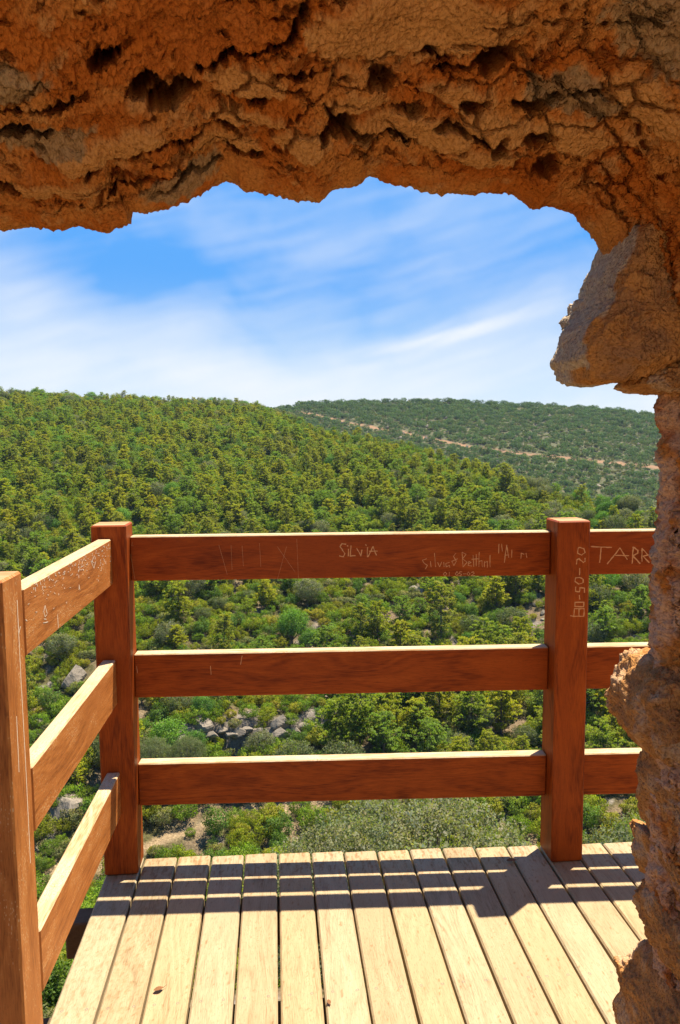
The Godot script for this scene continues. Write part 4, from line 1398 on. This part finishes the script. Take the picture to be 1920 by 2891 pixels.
# ------------------------------------------------------------------ scene
func _ready() -> void:
	rng.seed = 4
	cam = Camera3D.new()
	cam.name = "camera"
	cam.fov = 2.0 * atan(1445.5 / 2103.764) / DEG
	cam.near = 0.05
	cam.far = 9000.0
	add_child(cam)
	cam.transform = Transform3D(Basis(Vector3.UP, -0.0873) * Basis(Vector3.RIGHT, -0.0972) * Basis(Vector3(0, 0, 1), -0.0079), EYE)
	var we := WorldEnvironment.new()
	var env := Environment.new()
	env.background_mode = Environment.BG_SKY
	env.sky = build_sky()
	env.background_energy_multiplier = 0.44
	env.tonemap_mode = Environment.TONE_MAPPER_LINEAR
	env.tonemap_exposure = 2.3
	env.sdfgi_enabled = true
	env.ssao_enabled = true
	env.ssil_enabled = true
	env.fog_enabled = true
	env.fog_density = 0.00009
	env.fog_light_color = Color(0.72, 0.82, 0.95)
	we.environment = env
	add_child(we)
	var sun := DirectionalLight3D.new()
	sun.name = "sun"
	sun.light_energy = 1.6
	sun.light_color = Color(1.0, 0.955, 0.88)
	sun.light_angular_distance = 0.5
	sun.shadow_enabled = true
	add_child(sun)
	sun.look_at_from_position(Vector3(0.28, 1.0, -0.225), Vector3.ZERO, Vector3(0, 0, -1))
	print("sky ", Time.get_ticks_msec())

	noise(n_big, 11, 4.5, 3)
	noise(n_mid, 12, 20.0, 4)
	noise(n_fine, 13, 95.0, 4)
	noise(n_ridge, 14, 13.0, 4)
	noise(n_cell, 15, 34.0, 1, FastNoiseLite.TYPE_CELLULAR)
	n_cell.cellular_return_type = FastNoiseLite.RETURN_DISTANCE
	noise(n_crack, 18, 13.0, 1, FastNoiseLite.TYPE_CELLULAR)
	n_crack.cellular_return_type = FastNoiseLite.RETURN_DISTANCE2_SUB
	noise(n_land, 16, 1.0, 3)
	noise(n_patch, 17, 1.0, 2)
	build_materials()
	print("materials ", Time.get_ticks_msec())
	build_land()
	print("land ", Time.get_ticks_msec())
	build_crag()
	build_rock()
	print("rock ", Time.get_ticks_msec())
	build_balcony()
	build_litter()
	build_boulders()
	rng.seed = 77
	build_plants()
	print("plants ", Time.get_ticks_msec())

func build_materials() -> void:
	var rock := StandardMaterial3D.new()
	rock.vertex_color_use_as_albedo = true
	rock.albedo_texture = noise_tex(31, 0.05, Color(0.66, 0.61, 0.57), Color(1, 1, 1), 5, 1024, FastNoiseLite.TYPE_SIMPLEX_SMOOTH, 0.15, 0.48)
	rock.uv1_triplanar = true
	rock.uv1_world_triplanar = true
	rock.uv1_scale = Vector3.ONE * 3.1
	rock.roughness = 0.95
	rock.metallic_specular = 0.15
	rock.heightmap_enabled = true
	rock.heightmap_texture = noise_tex(31, 0.04, Color.BLACK, Color.WHITE, 6, 1024, FastNoiseLite.TYPE_SIMPLEX_SMOOTH, 0.2, 0.6)
	rock.heightmap_scale = 0.3
	M.rock = rock
	var bd := StandardMaterial3D.new()
	bd.vertex_color_use_as_albedo = true
	bd.roughness = 0.95
	bd.metallic_specular = 0.2
	bd.albedo_texture = noise_tex(33, 0.03, Color(0.65, 0.65, 0.65), Color(1, 1, 1))
	bd.uv1_triplanar = true
	bd.uv1_scale = Vector3.ONE * 0.7
	bd.heightmap_enabled = true
	bd.heightmap_texture = bd.albedo_texture
	bd.heightmap_scale = 10.0
	M.boulder = bd
	var lf := StandardMaterial3D.new()
	lf.vertex_color_use_as_albedo = true
	lf.roughness = 0.6
	lf.metallic_specular = 0.3
	lf.backlight_enabled = true
	lf.backlight = lin(0.9, 1.0, 0.35)
	M.leaf = lf
	var bk := StandardMaterial3D.new()
	bk.vertex_color_use_as_albedo = true
	bk.roughness = 0.95
	M.bark = bk
	var v := wood_images(51, [lin(0.14, 0.024, 0.003), lin(0.25, 0.048, 0.005), lin(0.32, 0.066, 0.007), lin(0.39, 0.09, 0.010)], lin(0.6, 0.4, 0.2), 1.5, 0.35)
	M.varnish = wood_mat(v, 0.5, 0.03, 0.3)
	var wn := wood_images(52, [lin(0.24, 0.075, 0.015), lin(0.36, 0.12, 0.024), lin(0.44, 0.155, 0.034), lin(0.50, 0.20, 0.05)], lin(0.62, 0.46, 0.28), 0.76, 0.35)
	M.worn = wood_mat(wn, 0.55, 0.04, 0.35)
	var bl := wood_images(53, [lin(0.36, 0.20, 0.08), lin(0.45, 0.32, 0.17), lin(0.52, 0.40, 0.24), lin(0.56, 0.45, 0.29)], lin(0.42, 0.2, 0.07), 0.7, 0.5)
	M.bleached = wood_mat(bl, 0.75, 0.05, 0.3)
	M.end_grain = wood_mat(bl, 0.8, 0.05, 0.3)
	M.end_grain.albedo_color = Color(0.94, 0.84, 0.78)
	var dk := wood_images(54, [lin(0.25, 0.178, 0.092), lin(0.345, 0.262, 0.147), lin(0.38, 0.295, 0.170), lin(0.41, 0.328, 0.20)], lin(0.28, 0.18, 0.085), 0.85, 0.3)
	M.deck = []
	for k in 3:
		var m := wood_mat(dk, 0.7, 0.06, 0.35)
		m.albedo_color = [Color(1, 1, 1), Color(0.97, 0.955, 0.93), Color(1.0, 0.98, 0.94)][k]
		m.uv1_offset = Vector3(k * 0.31, k * 0.17, 0)
		m.vertex_color_use_as_albedo = true
		M.deck.append(m)
	var beam := StandardMaterial3D.new()
	beam.albedo_texture = dk[0]
	beam.albedo_color = lin(0.35, 0.3, 0.25)
	beam.roughness = 0.9
	M.beam = beam
	var sc := StandardMaterial3D.new()
	sc.albedo_color = lin(0.62, 0.36, 0.16)
	sc.roughness = 0.9
	M.scratch = sc
	var ch := StandardMaterial3D.new()
	ch.albedo_color = lin(0.72, 0.6, 0.45)
	ch.roughness = 0.9
	M.chip = ch
